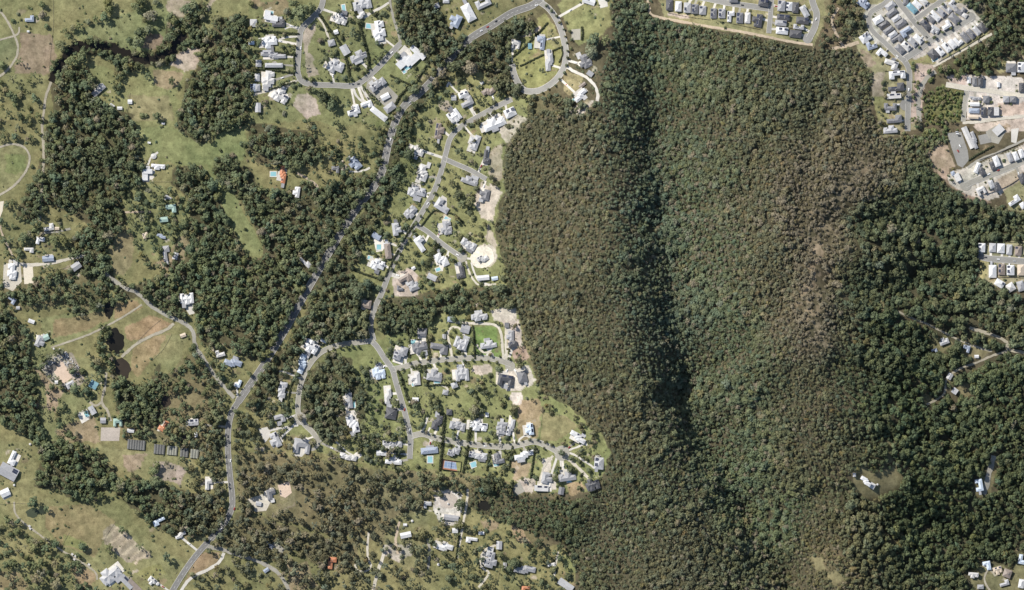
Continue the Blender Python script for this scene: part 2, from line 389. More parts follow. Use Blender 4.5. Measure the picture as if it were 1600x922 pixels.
# ------------------------------------------------------------------ ground cover, painted in order: albedo, edge wobble, outline
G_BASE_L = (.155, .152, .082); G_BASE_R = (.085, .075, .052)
RIDGE = P("1352,258 1322,292 1296,330 1280,375 1272,430 1268,480 1274,540")
GROUND = [
 # open pasture and meadows
 ((0.165, 0.165, 0.090), 4, P("-80,-80 420,-80 410,10 330,40 290,60 250,80 190,75 130,65 95,100 70,140 -80,190")),
 ((0.150, 0.165, 0.090), 3, P("110,50 170,28 250,5 275,15 262,60 250,80 200,80 160,65 130,62")),
 ((0.200, 0.165, 0.125), 3, P("32,50 80,55 88,85 78,112 62,118 40,115 22,112 30,80")),
 ((.14, .15, .088), 2, P("-20,62 24,58 26,85 10,104 -20,118")),
 ((0.200, 0.155, 0.125), 3, P("235,50 262,58 258,75 240,80 222,74")),
 ((0.283, 0.239, 0.192), 3, P("262,0 298,0 295,18 285,28 270,24 258,12")),
 ((0.284, 0.246, 0.196), 3, P("330,0 338,0 322,22 312,24")),
 ((0.293, 0.256, 0.206), 3, P("290,78 312,72 316,90 305,106 290,110 270,102 262,98")),
 ((0.273, 0.229, 0.179), 2, P("322,60 342,52 340,66 330,78 318,68")),
 ((.16, .168, .088), 2, P("132,110 145,100 175,108 185,120 200,122 225,108 260,105 290,112 282,135 272,150 285,165 275,195 295,215 330,226 330,300 310,255 272,258 245,240 222,252 216,215 210,180 170,165 165,150 148,135 135,120")),
 ((0.185, 0.175, 0.105), 3, P("200,150 265,150 272,185 225,190 202,185")),
 ((0.200, 0.170, 0.115), 3, P("240,110 288,114 280,130 262,140 240,130")),
 ((.152, .168, .086), 2, P("225,200 270,198 292,215 330,226 332,255 300,262 270,256 240,240 224,225")),
 ((0.155, 0.175, 0.090), 2, P("330,226 352,200 380,198 388,230 378,250 352,250 340,270 360,300 372,312 385,340 405,375 412,400 398,404 384,398 368,365 352,338 345,310 335,290 325,260")),
 ((0.170, 0.170, 0.095), 3, P("0,225 40,228 46,255 30,285 0,302")),
 ((0.155, 0.175, 0.085), 3, P("10,240 38,240 42,260 25,275 8,270")),
 ((0.150, 0.150, 0.082), 3, P("-20,310 22,300 30,340 60,350 95,330 130,355 160,410 120,425 60,415 25,400 -20,420")),
 ((0.190, 0.165, 0.105), 2, P("174,360 200,358 212,372 208,395 205,415 192,432 178,428 173,400")),
 ((0.150, 0.160, 0.085), 3, P("190,290 240,285 295,310 298,400 275,415 250,410 215,395 200,350")),
 ((0.210, 0.180, 0.125), 3, P("262,395 292,360 296,385 285,420 300,430 270,425 240,412")),
 ((0.155, 0.165, 0.088), 2, P("62,500 110,488 160,482 178,500 205,480 222,472 222,480 180,502 110,534 78,542 66,520")),
 ((0.185, 0.155, 0.095), 2, P("85,500 165,485 172,500 140,515 100,525 80,530")),
 ((0.200, 0.155, 0.095), 2, P("180,472 215,470 222,480 180,500")),
 ((0.220, 0.165, 0.105), 2, P("195,512 235,492 270,506 240,522 215,533 197,530")),
 ((0.200, 0.165, 0.100), 2, P("208,545 240,525 268,522 240,560 215,590 206,580 206,555")),
 ((0.165, 0.165, 0.092), 3, P("258,525 292,525 285,560 262,580 250,565 242,560")),
 ((0.155, 0.165, 0.090), 3, P("50,520 80,545 90,560 140,560 170,580 160,600 140,640 120,650 95,690 70,690 60,640 50,560")),
 ((0.240, 0.195, 0.140), 3, P("52,575 68,600 75,640 85,645 100,610 90,605 70,585")),
 ((0.150, 0.155, 0.085), 3, P("82,690 110,660 140,650 150,680 158,690 120,692")),
 ((0.200, 0.170, 0.115), 3, P("100,665 150,650 155,690 95,690")),
 ((0.240, 0.190, 0.130), 1, P("88,672 102,670 104,680 90,682")),
 ((0.165, 0.165, 0.092), 3, P("140,695 300,712 310,745 290,765 260,755 215,745 175,722")),
 ((0.210, 0.175, 0.130), 4, P("190,712 230,706 220,730 200,738")),
 ((0.251, 0.217, 0.185), 2, P("238,722 255,720 292,732 282,758 262,752 240,748")),
 ((0.155, 0.155, 0.085), 2, P("-40,690 40,690 62,735 58,770 40,790 -40,800")),
 ((0.165, 0.165, 0.090), 2, P("-40,785 60,775 100,785 180,815 250,855 290,880 240,930 -40,930")),
 ((0.195, 0.165, 0.098), 3, P("75,790 140,788 182,815 165,840 150,870 95,850 70,820")),
 ((0.170, 0.175, 0.085), 2, P("100,835 135,848 130,860 98,850")),
 ((0.224, 0.196, 0.159), 2, P("160,828 178,818 232,862 236,870 215,875 198,880 165,850")),
 ((0.210, 0.170, 0.110), 3, P("110,882 150,895 150,910 130,920 115,905")),
 ((0.200, 0.165, 0.105), 3, P("-40,888 30,895 60,930 -40,930")),
 ((0.175, 0.175, 0.085), 2, P("205,895 250,880 260,895 235,905")),
 ((0.210, 0.165, 0.110), 2, P("310,865 345,862 342,880 300,900 285,915")),
 ((0.210, 0.175, 0.120), 4, P("450,880 480,880 500,922 450,922")),
 ((.33, .285, .21), 1.5, P("182,822 186,824 164,844 160,842")),
 ((.33, .285, .21), 1.5, P("192,830 196,832 174,852 170,850")),
 ((.33, .285, .21), 1.5, P("202,838 206,840 184,860 180,858")),
 ((.33, .285, .21), 1.5, P("212,846 216,848 194,868 190,866")),
 ((.33, .285, .21), 1.5, P("222,853 226,855 204,875 200,873")),
 ((.33, .285, .21), 1.5, P("230,860 234,862 212,882 208,880")),
 ((.3, .275, .23), 2, P("62,572 84,552 104,548 126,580 132,596 112,612 98,606 86,600 74,592")),
 ((.2, .185, .16), 2, P("98,552 112,552 130,584 122,592 108,570")),
 # suburbs
 ((0.150, 0.160, 0.085), 3, P("390,-40 610,-40 620,30 665,100 655,140 620,165 610,200 560,190 540,200 495,190 470,190 388,195 390,100")),
 ((0.200, 0.165, 0.110), 4, P("388,0 450,0 455,20 440,45 420,20 400,15")),
 ((0.150, 0.165, 0.085), 2, P("580,80 640,60 680,95 650,130 600,120 570,125")),
 ((0.260, 0.229, 0.191), 3, P("478,40 492,35 490,55 480,70 485,85 495,105 498,118 480,122 476,90 474,60")),
 ((0.286, 0.248, 0.211), 2, P("462,150 478,145 495,155 500,180 480,185 458,165")),
 ((0.155, 0.165, 0.085), 3, P("690,140 760,110 830,150 820,190 800,230 790,290 775,350 790,400 800,450 720,470 600,470 560,450 545,425 580,340 610,260 640,200 670,160")),
 ((0.170, 0.175, 0.085), 2, P("790,80 812,55 850,20 868,40 878,80 870,120 840,138 820,138 800,110")),
 ((0.190, 0.185, 0.105), 3, P("858,35 876,58 878,75 865,75 855,60")),
 ((0.364, 0.320, 0.264), 2, P("815,52 845,40 848,44 828,56 805,60 800,55")),
 ((0.165, 0.170, 0.090), 3, P("890,-20 955,-20 958,40 930,60 905,70 885,40 870,10")),
 ((0.220, 0.190, 0.120), 3, P("880,110 910,118 905,140 890,150 880,140")),
 ((0.317, 0.292, 0.255), 3, P("885,170 930,155 915,175 892,185")),
 ((0.315, 0.283, 0.239), 4, P("785,175 810,180 825,185 805,215 795,228 780,205")),
 ((0.348, 0.311, 0.261), 3, P("745,300 755,285 775,290 785,300 775,320 768,345 752,340 742,320")),
 ((0.259, 0.228, 0.184), 3, P("765,235 785,225 785,280 770,285 762,270")),
 ((0.369, 0.337, 0.287), 2, P("735,390 755,383 775,385 778,405 765,418 745,415")),
 ((0.286, 0.255, 0.205), 3, P("763,350 778,380 776,388 762,382 757,372")),
 ((0.314, 0.276, 0.238), 3, P("612,430 640,418 655,430 655,465 615,462")),
 ((0.260, 0.229, 0.191), 3, P("685,160 700,158 712,175 705,180 690,172")),
 ((0.155, 0.170, 0.085), 3, P("585,535 680,480 760,480 800,480 815,500 820,560 850,600 935,660 955,710 930,770 850,770 700,745 640,740 520,710 470,700 420,660 480,600 510,550")),
 ((0.130, 0.185, 0.070), 2, P("742,510 774,510 780,540 784,560 745,556 740,530")),
 ((0.354, 0.335, 0.285), 2, P("768,484 805,480 808,498 795,504 770,500")),
 ((0.327, 0.302, 0.264), 2, P("784,500 812,500 818,540 812,548 795,545 790,520")),
 ((0.252, 0.196, 0.159), 3, P("800,548 820,540 828,560 805,568")),
 ((0.372, 0.350, 0.303), 3, P("775,580 800,575 825,570 838,595 815,612 790,608 775,600")),
 ((0.332, 0.301, 0.251), 3, P("740,572 765,570 768,582 750,586 738,580")),
 ((0.390, 0.365, 0.321), 3, P("800,612 815,615 818,630 800,634 795,622")),
 ((0.235, 0.190, 0.125), 3, P("815,625 845,622 848,640 840,685 820,690 806,690 808,655")),
 ((0.185, 0.170, 0.100), 2, P("848,645 878,648 902,665 895,675 870,690 845,688 846,665")),
 ((0.240, 0.200, 0.135), 3, P("800,715 830,725 825,745 805,750 798,735")),
 ((0.372, 0.347, 0.303), 2, P("848,715 862,715 860,740 870,740 868,765 838,765 846,740")),
 ((0.316, 0.291, 0.248), 3, P("810,750 838,745 835,770 818,768")),
 ((0.240, 0.190, 0.120), 2, P("885,755 910,750 912,768 890,775")),
 ((0.342, 0.286, 0.236), 2, P("428,758 452,750 460,768 450,780 438,782")),
 ((0.373, 0.348, 0.310), 2, P("386,780 415,770 425,785 415,800 395,798")),
 ((0.329, 0.285, 0.241), 2, P("455,750 462,755 460,790 440,800 425,805 438,790 452,780")),
 ((0.378, 0.365, 0.334), 2, P("675,770 690,765 712,765 722,775 720,800 715,820 690,822 678,795")),
 ((0.389, 0.358, 0.320), 1, P("688,775 702,768 714,780 712,794 700,798 690,792")),
 ((0.160, 0.155, 0.090), 4, P("590,740 680,735 675,800 665,840 672,890 640,900 600,850")),
 ((0.316, 0.291, 0.248), 3, P("602,850 640,850 645,865 625,880 602,868")),
 ((0.165, 0.160, 0.085), 3, P("720,770 735,775 770,810 800,815 840,860 870,850 900,870 895,930 700,930 720,840")),
 ((0.220, 0.180, 0.125), 3, P("750,812 780,815 778,828 755,828")),
 ((0.220, 0.175, 0.115), 3, P("800,815 812,820 830,850 812,850 800,835")),
 ((0.160, 0.175, 0.085), 3, P("878,870 900,865 898,895 885,895")),
 # new estates, bare ground
 ((0.190, 0.185, 0.110), 2, P("1015,-40 1290,-40 1300,20 1270,72 1190,58 1090,40 1040,30")),
 ((0.313, 0.275, 0.231), 2, P("1045,18 1080,26 1076,30 1042,24")),
 ((0.210, 0.200, 0.130), 2, P("1340,-40 1500,-40 1545,45 1540,62 1460,105 1440,135 1440,200 1380,215 1370,150 1350,100 1330,60")),
 ((0.322, 0.310, 0.279), 5, P("1345,5 1540,5 1540,45 1462,100 1410,92 1358,60")),
 ((0.190, 0.190, 0.100), 2, P("1420,98 1456,82 1462,100 1438,100 1425,108")),
 ((0.292, 0.245, 0.208), 2, P("1432,100 1462,103 1458,115 1445,125 1442,150 1440,185 1425,195 1420,190 1425,150")),
 ((0.245, 0.195, 0.158), 3, P("1340,75 1360,85 1368,100 1360,105 1345,92")),
 ((0.267, 0.229, 0.185), 2, P("1366,115 1382,112 1380,150 1365,160 1360,135")),
 ((0.190, 0.190, 0.100), 2, P("1365,150 1385,150 1390,210 1372,210 1368,170")),
 ((0.312, 0.268, 0.230), 2, P("1480,120 1510,115 1510,134 1485,132")),
 ((0.393, 0.374, 0.337), 3, P("1510,118 1600,120 1605,185 1508,188")),
 ((0.342, 0.286, 0.236), 2, P("1560,160 1605,160 1605,178 1560,182")),
 ((0.321, 0.284, 0.237), 3, P("1522,192 1605,185 1605,205 1570,205 1530,205")),
 ((0.210, 0.200, 0.110), 2, P("1555,108 1575,90 1572,112 1560,116")),
 ((0.253, 0.203, 0.156), 2, P("1446,234 1480,226 1492,262 1472,268 1460,268 1455,250")),
 ((0.380, 0.355, 0.308), 2, P("1485,270 1530,255 1605,225 1605,260 1560,310 1540,315 1500,300 1480,282")),
 ((0.308, 0.264, 0.201), 3, P("1560,280 1590,265 1600,275 1570,300")),
 ((0.261, 0.204, 0.161), 2, P("1462,265 1480,262 1484,285 1500,300 1550,316 1535,322 1495,305 1470,285")),
 ((0.200, 0.200, 0.120), 3, P("1570,300 1605,270 1605,335 1575,328")),
 ((0.230, 0.215, 0.150), 2, P("1528,378 1605,376 1605,455 1560,455 1545,440 1530,430")),
 ((0.235, 0.215, 0.120), 2, P("1530,400 1545,404 1542,430 1532,440")),
 ((0.170, 0.170, 0.085), 2, P("1335,738 1350,735 1365,745 1372,765 1355,772 1340,765")),
 ((0.230, 0.205, 0.120), 3, P("1372,742 1395,730 1405,742 1402,755 1375,775 1370,760")),
 ((0.232, 0.200, 0.157), 3, P("1385,690 1400,690 1400,725 1385,725")),
 ((0.240, 0.195, 0.120), 4, P("1265,850 1330,860 1345,890 1320,922 1280,915 1290,885")),
 ((0.257, 0.219, 0.172), 3, P("1498,597 1515,598 1518,612 1505,620 1495,612")),
 ((0.262, 0.237, 0.200), 3, P("1515,540 1550,545 1545,558 1505,560")),
 ((0.220, 0.190, 0.130), 4, P("1440,615 1475,625 1450,670 1425,690 1410,670")),
]

# ------------------------------------------------------------------ woods: name, spacing, crown radius range, share kept, prototype weights, label, outline
# prototypes: 0 dense round, 1 gum, 2 open gum, 3 bushy, 4 conifer-like, 5 small shrub
EAST = P("950,-90 1012,-90 1012,15 1022,28 1062,38 1130,48 1200,62 1262,76 1296,80 1328,76 1345,92 1362,112 1358,135 1360,158 1366,190 1375,212 1400,215 1430,210 1450,200 1480,202 1490,208 1480,222 1458,230 1446,238 1460,270 1485,290 1510,308 1545,322 1580,330 1690,340 1690,376 1528,376 1526,400 1530,436 1548,446 1605,470 1690,480 1690,1010 895,1010 908,925 895,880 880,850 850,838 800,822 745,800 728,790 735,768 780,768 815,772 850,776 890,780 925,772 945,742 955,715 948,690 930,670 905,650 880,630 850,612 838,592 832,565 826,535 815,505 806,480 795,458 792,425 782,385 772,350 778,320 788,295 786,260 792,225 812,195 830,180 855,172 885,186 915,180 938,160 940,125 945,90 958,60 955,20")
WOODS = [
 ("forest", 4.7, 1.8, 4.5, .99, (4, 4, 2.2, 1.8, 0, 1.8), "dense eucalypt forest covering the dark ridge and gullies of the eastern hills", EAST),
 ("woodland", 6.9, 2.8, 6.9, 0.86, (4, 5, 1.5, 1, 0, .4), "dark clumped wood on the hill between the big meadow and the loop street houses", P("335,28 375,22 393,52 388,100 386,150 388,188 370,200 335,203 320,225 292,214 274,200 276,180 287,152 290,125 310,104 314,78 328,58")),
 ("woodland", 6.9, 2.8, 7.1, 0.86, (4, 5, 1.5, 1, 0, .4), "large wood of dark gums west of the white farmhouse meadow", P("78,118 100,112 140,104 150,130 150,150 168,166 208,182 216,218 220,245 226,262 214,285 196,295 190,320 196,352 182,362 168,400 178,432 200,456 160,440 110,415 112,372 140,352 108,330 80,322 58,345 28,344 36,308 52,280 66,244 70,205 85,168 80,140")),
 ("woodland", 6.9, 2.8, 6.9, 0.86, (4, 5, 1.2, 1, 0, .4), "broad wood filling the ground between the long meadow and the tree lined main road", P("268,262 315,262 335,295 350,330 362,355 380,396 400,405 412,400 405,370 390,340 376,312 362,296 343,285 333,266 336,245 362,242 374,262 390,258 398,283 420,300 455,300 478,282 500,292 540,278 560,275 588,270 575,305 552,330 518,385 482,445 458,490 438,525 425,548 400,566 380,556 350,540 330,548 306,520 306,492 300,455 270,428 262,412 290,408 298,380 292,350 300,330 286,300 270,285")),
 ("woodland", 6.7, 2.6, 6.9, 0.86, (4, 5, 1.5, 1, 0, .5), "wood above the terracotta roofed house and below the sandy clearing", P("392,192 440,196 495,212 500,235 482,256 442,262 402,256 384,232")),
 ("woodland", 6.5, 2.6, 6.7, 0.86, (4, 5, 1, 1, 0, .5), "dark block of trees on the inner bank of the main road above the lower crescent", P("520,430 546,425 575,455 578,500 578,528 540,530 505,535 478,560 452,575 430,610 405,640 385,640 402,590 440,545 478,490 505,455")),
 ("woodland", 6.5, 2.4, 6.5, 0.86, (4, 5, 1, 1, 0, .5), "dark belt of trees dividing the upper and lower housing estates", P("600,466 640,462 700,452 760,446 792,452 800,475 770,482 720,482 690,488 670,505 640,520 610,525 588,515 590,490")),
 ("woodland", 6.5, 2.6, 6.7, 0.86, (4, 5, 1, 1, 0, .5), "triangular wood at the top beside the white mansion and main road", P("612,-60 680,-60 684,10 700,40 708,58 725,62 712,82 695,102 676,100 662,85 648,68 626,58 618,25")),
 ("woodland", 6.5, 2.6, 6.7, 0.86, (4, 5, 1, 1, 0, .5), "dark belt of trees along the inside of the upper road bend", P("735,66 765,48 800,32 835,24 842,34 830,48 800,62 796,85 808,118 828,148 806,156 775,140 748,106 722,106 700,118 692,132 672,155 650,180 640,205 630,240 616,290 602,332 582,352 560,410 545,425 520,430 500,455 478,490 482,460 525,388 562,332 592,286 606,240 616,205 634,175 655,152 690,118 715,88")),
 ("woodland", 6.5, 2.4, 6.1, 0.86, (4, 5, 1, 1, 0, .5), "strip of roadside trees along the western edge of the main road", P("728,58 690,92 655,134 634,152 612,178 598,215 586,265 590,288 600,262 610,215 622,182 640,160 668,132 700,100 735,68")),
 ("woodland", 6.7, 2.6, 6.9, 0.86, (4, 5, 1.2, 1, 0, .4), "long dense wood down the western edge of the photo", P("-90,480 22,488 42,520 48,560 56,598 62,635 60,660 76,684 60,690 40,680 0,660 -90,640")),
 ("woodland", 6.7, 2.6, 6.9, 0.86, (4, 5, 1.2, 1, 0, .4), "wood slanting between the lower paddocks from the grey barn to the main road", P("58,690 95,688 132,696 152,708 176,728 186,748 200,752 205,735 225,750 262,760 300,768 345,775 352,800 335,832 300,842 255,828 222,805 205,790 192,775 172,760 152,780 135,782 105,778 92,765 52,760 58,735 64,715")),
 ("woodland", 7.1, 2.4, 6.5, 0.71, (3, 5, 2.5, 1, 0, 1), "open brownish woodland between the lower crescent houses and the round arena", P("372,712 420,708 470,718 520,722 600,735 660,738 700,745 735,740 800,752 812,770 735,768 715,766 680,765 672,790 640,800 612,812 600,850 570,842 520,836 470,820 430,812 410,802 385,800 372,770")),
 ("woodland", 7.3, 2.6, 6.7, 0.81, (3, 5, 2, 1, 0, 1), "woodland along the lower main road and around the brown roofed house", P("372,800 430,815 510,838 560,845 560,880 530,895 490,880 455,860 440,880 405,872 360,862 340,850 358,826")),
 ("woodland", 7.1, 2.6, 6.7, 0.86, (3, 5, 2, 1, 0, 1), "wood around the pale flat roofed house near the sports oval trees", P("465,640 475,592 492,570 520,555 548,560 560,590 575,620 570,650 548,680 520,690 500,680 478,655")),
 ("woodland", 7.5, 2.6, 6.7, 0.76, (3, 5, 2, 1, 0, 1), "mixed woodland beside the narrow lane west of the main road", P("262,585 285,560 310,548 330,580 350,612 352,650 350,700 340,745 318,730 310,700 250,690 225,680 200,690 180,660 185,625 215,605 240,590")),
 ("woodland", 6.9, 2.6, 6.5, 0.86, (4, 5, 1.5, 1, 0, .5), "dark trees around the ponds below the gravel lane", P("172,575 190,590 210,600 232,600 250,568 256,600 262,640 235,660 205,655 185,640 178,610")),
 ("woodland", 7.1, 2.6, 6.5, 0.81, (3, 5, 2, 1, 0, 1), "trees around the long lane and the ponds at the left", P("0,445 60,435 110,425 160,440 180,470 176,500 165,478 125,492 100,475 60,480 30,484 0,478")),
 ("woodland", 6.9, 2.6, 6.5, 0.86, (4, 5, 1.5, 1, 0, .5), "wood either side of the narrow lane above the dry paddocks", P("180,440 215,445 262,425 285,440 296,470 292,500 270,492 245,478 225,462 205,468 182,470")),
 ("woodland", 6.7, 2.2, 5.9, 0.86, (4, 4, 1.5, 1, 0, 1), "thick wood at the right of the north eastern estate", P("1500,-90 1690,-90 1690,86 1580,88 1562,100 1548,114 1512,112 1488,118 1466,108 1480,97 1512,80 1546,58 1548,46 1534,34 1520,14 1505,0")),
 ("woodland", 6.5, 2.0, 5.5, 0.81, (3, 4, 2, 2, 0, 2), "scrubby wood between the two north eastern estates", P("1285,-60 1345,-60 1352,12 1352,44 1330,62 1300,72 1282,66 1292,30")),
 ("scrub", 5.2, 1.8, 3.4, .92, (1, 1, 1, 4, 0, 4), "bright green scrub patch beside the bare earth strip of the estate", P("1446,150 1474,132 1506,142 1504,190 1470,196 1442,195 1440,170")),
 ("woodland", 6.0, 2.8, 6.0, .97, (4, 4, 1, 1, 0, .5), "riverside trees along both banks of the dark creek", P("72,120 84,96 100,78 122,64 148,58 170,64 188,72 205,80 232,84 252,72 262,52 258,38 268,22 290,30 318,0 325,18 310,40 330,50 322,78 295,74 282,82 264,98 232,104 200,112 182,118 178,92 150,86 128,84 112,92 100,112 92,122")),
]
SCATTER = [
 (6.2, 2.4, 4.6, .95, (3, 4, 1, 2, 0, 1), "tree in the loose double row across the meadow", P("178,108 196,112 186,155 174,152")),
 (7, 3.0, 5.6, .95, (3, 5, 2, 1, 0, 1), "tree on the verge of the lower main road", P("338,640 350,640 346,690 348,740 352,790 340,800 332,750 334,690")),
 (7, 3.0, 5.6, .95, (3, 5, 2, 1, 0, 1), "tree on the verge of the lower main road", P("368,640 385,640 374,690 378,740 385,790 372,815 368,760 364,690")),
 (7, 3.2, 5.8, .95, (3, 5, 2, 1, 0, 1), "tree where the lower main road leaves the wood", P("352,806 372,812 358,840 330,862 312,850 330,828")),
 (7, 3.2, 5.8, .95, (4, 5, 1, 1, 0, 1), "tree at the edge of a dry paddock pond", P("158,510 176,505 168,550 182,560 182,600 170,580 150,545")),  # loose trees over open ground; label is for those that stand as trees of their own
 (11, 3.4, 6.2, .55, (3, 5, 3, 1, 0, 1), "slanting gum tree in the loose orchard-like paddock at the left edge, above the round lane", P("-60,118 60,118 70,180 62,222 0,222 -60,222")),
 (9, 3.4, 6.2, .5, (3, 5, 3, 1, 0, 1), "gum tree among the grey roofed farm cottages right of the big western wood", P("195,290 245,280 300,300 296,420 250,425 205,420 200,360")),
 (9.5, 3.2, 6.2, .52, (3, 5, 3, 1, 0, 1), "gum tree among the white cottages at the left edge below the western wood", P("0,300 30,345 100,330 165,360 168,420 110,430 60,425 0,440")),
 (10, 3.4, 6.5, .5, (3, 5, 3, 1, 0, 1), "gum tree in the rough ground around the sandy yard at the left", P("50,550 90,548 140,540 180,560 175,600 150,640 115,690 90,690 60,640")),
 (10, 3.4, 6.7, .55, (3, 5, 3, 1, 0, 1), "gum tree standing in the lower left corner paddocks", P("-60,800 40,812 90,850 145,885 152,922 110,980 -60,980")),
 (11, 3.4, 6.5, .35, (3, 5, 3, 1, 0, 1), "gum tree on the dry ground between the long row of sheds and the main road", P("240,700 330,690 350,780 300,770 250,750")),
 (9, 3.2, 6.2, .5, (3, 5, 3, 1, 0, 1), "gum tree around the clearing with the blue roofed house beside the main road", P("395,200 500,190 560,200 590,220 575,270 540,280 500,290 470,280 500,240 480,210")),
 (10, 2.8, 5.7, .35, (3, 4, 2, 2, 0, 2), "garden tree among the large houses of the northern loop street", P("390,0 610,0 625,60 690,110 650,145 615,185 600,230 540,195 500,190 390,195")),
 (9.5, 2.8, 5.5, .42, (3, 4, 2, 2, 0, 2), "garden tree among the houses of the middle street east of the main road", P("690,125 760,108 800,150 800,200 780,250 770,340 788,400 790,450 720,455 640,465 595,465 560,440 590,345 620,250 650,190")),
 (8.5, 2.8, 5.7, .5, (3, 4, 2, 2, 0, 2), "garden tree among the houses of the lower estate east of the main road", P("590,540 640,515 690,495 800,485 815,560 850,610 930,670 950,720 930,765 820,765 730,745 640,740 560,715 570,650 555,590")),
 (8.5, 3.2, 5.9, .62, (3, 5, 2, 1, 0, 1), "garden tree among the houses on the lower crescent beside the main road", P("380,640 420,600 470,570 500,545 545,560 560,640 640,700 640,735 560,722 470,715 380,710")),
 (9.5, 3.4, 6.5, .5, (3, 5, 3, 1, 0, 1), "gum tree around the small farms at the bottom centre of the photo", P("440,860 520,880 600,850 680,800 720,820 800,820 890,880 895,980 440,980")),
 (9, 3.4, 6.3, .45, (3, 5, 3, 1, 0, 1), "gum tree beside the narrow lane and grey roofed houses west of the main road", P("290,520 345,545 400,580 365,625 330,575 300,560")),
 (9, 3.2, 5.7, .45, (3, 4, 3, 1, 0, 1), "gum tree around the wooded cottages near the narrow western lane", P("230,600 350,640 345,700 260,690 210,690")),
 (8, 2.6, 4.7, .4, (3, 4, 2, 2, 0, 2), "small tree on the edge of the north eastern estates", P("1345,60 1380,80 1370,210 1440,210 1460,110 1420,100 1400,120")),
 (8, 2.6, 5.1, .55, (3, 4, 2, 2, 0, 2), "tree around the roofs in the right edge clearings", P("1525,880 1600,865 1600,922 1520,922")),
 (9, 3.4, 6.2, .5, (3, 5, 2, 1, 0, 1), "gum tree beside the bottom road south of the main road corner", P("270,922 330,880 352,866 440,900 450,980 250,980")),
 (7, 3.2, 5.7, .55, (3, 5, 2, 1, 0, 1), "tree fringing the white trampoline lawn below the brown hills of the northern street", P("820,140 850,150 885,140 940,165 900,190 840,190 815,170")),
]
BARE = [P("740,300 755,285 776,290 786,300 778,345 752,342"), P("764,235 785,225 785,282 768,285"), P("758,350 779,378 776,390 760,382"), P("806,628 846,625 846,640 902,664 896,676 868,690 840,686 806,688"), P("768,484 806,480 810,502 770,503"), P("800,716 830,724 826,746 804,750"),
 P("780,578 825,570 838,596 816,634 800,632 776,600"), P("848,715 863,715 868,766 838,766"), P("735,390 778,384 779,418 740,418"), P("612,426 655,420 656,465 614,464"), P("742,510 774,510 782,558 742,556"), P("322,62 340,54 338,68 328,78"), P("262,98 290,78 314,74 305,108 288,110"), P("462,150 480,145 500,158 500,182 478,185 458,166"), P("474,45 490,38 490,60 484,85 498,116 480,120")]
CLEAR = [P("386,778 412,770 426,768 428,752 452,748 464,766 458,788 432,802 398,802"), P("402,668 436,662 438,700 420,706 408,690"), P("456,680 486,684 486,714 462,716"), P("1332,736 1350,730 1366,737 1384,735 1397,727 1410,742 1407,760 1390,770 1374,778 1354,780 1336,770"), P("1497,596 1516,597 1520,612 1506,622 1494,614"), P("1372,470 1381,470 1382,486 1373,486"), P("1438,616 1448,614 1460,622 1452,636 1442,632"),
 P("1517,892 1535,878 1550,886 1566,884 1580,890 1590,866 1605,862 1605,930 1530,930 1516,910"), P("1455,528 1482,524 1490,540 1466,556 1452,552"), P("1500,536 1535,538 1552,548 1530,562 1500,552"), P("1524,748 1540,745 1552,715 1560,720 1548,776 1525,776"),
 P("1386,690 1396,690 1395,725 1388,725"), P("1264,868 1284,872 1292,890 1275,892"), P("1290,900 1310,890 1322,905 1300,915"), P("1482,580 1492,584 1488,596 1478,598")]
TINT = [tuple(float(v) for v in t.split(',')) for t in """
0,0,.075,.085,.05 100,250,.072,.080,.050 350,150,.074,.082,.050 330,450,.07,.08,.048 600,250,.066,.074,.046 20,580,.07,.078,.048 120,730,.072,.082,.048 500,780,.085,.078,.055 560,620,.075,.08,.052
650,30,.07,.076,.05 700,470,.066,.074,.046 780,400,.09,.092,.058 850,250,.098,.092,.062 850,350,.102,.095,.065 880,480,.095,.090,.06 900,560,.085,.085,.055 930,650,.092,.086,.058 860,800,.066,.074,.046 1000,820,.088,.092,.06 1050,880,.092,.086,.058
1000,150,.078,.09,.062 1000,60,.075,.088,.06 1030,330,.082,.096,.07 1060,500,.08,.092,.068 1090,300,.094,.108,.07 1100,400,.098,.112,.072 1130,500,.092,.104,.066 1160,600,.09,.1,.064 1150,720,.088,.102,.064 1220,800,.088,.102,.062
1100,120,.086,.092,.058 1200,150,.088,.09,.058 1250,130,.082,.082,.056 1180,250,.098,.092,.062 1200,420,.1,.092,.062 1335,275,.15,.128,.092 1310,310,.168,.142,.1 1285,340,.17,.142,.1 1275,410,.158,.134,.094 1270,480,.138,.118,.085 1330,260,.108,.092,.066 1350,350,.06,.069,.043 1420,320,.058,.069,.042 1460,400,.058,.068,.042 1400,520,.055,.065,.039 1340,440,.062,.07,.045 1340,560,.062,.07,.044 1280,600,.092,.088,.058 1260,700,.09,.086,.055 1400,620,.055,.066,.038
1300,870,.11,.1,.06 1340,800,.095,.09,.055 1450,800,.056,.066,.037 1400,740,.06,.07,.042 1560,800,.058,.066,.038 1500,700,.074,.082,.046 1560,600,.07,.08,.046 1470,165,.1,.12,.055 1560,40,.066,.074,.046 1580,480,.08,.088,.056""".split()]
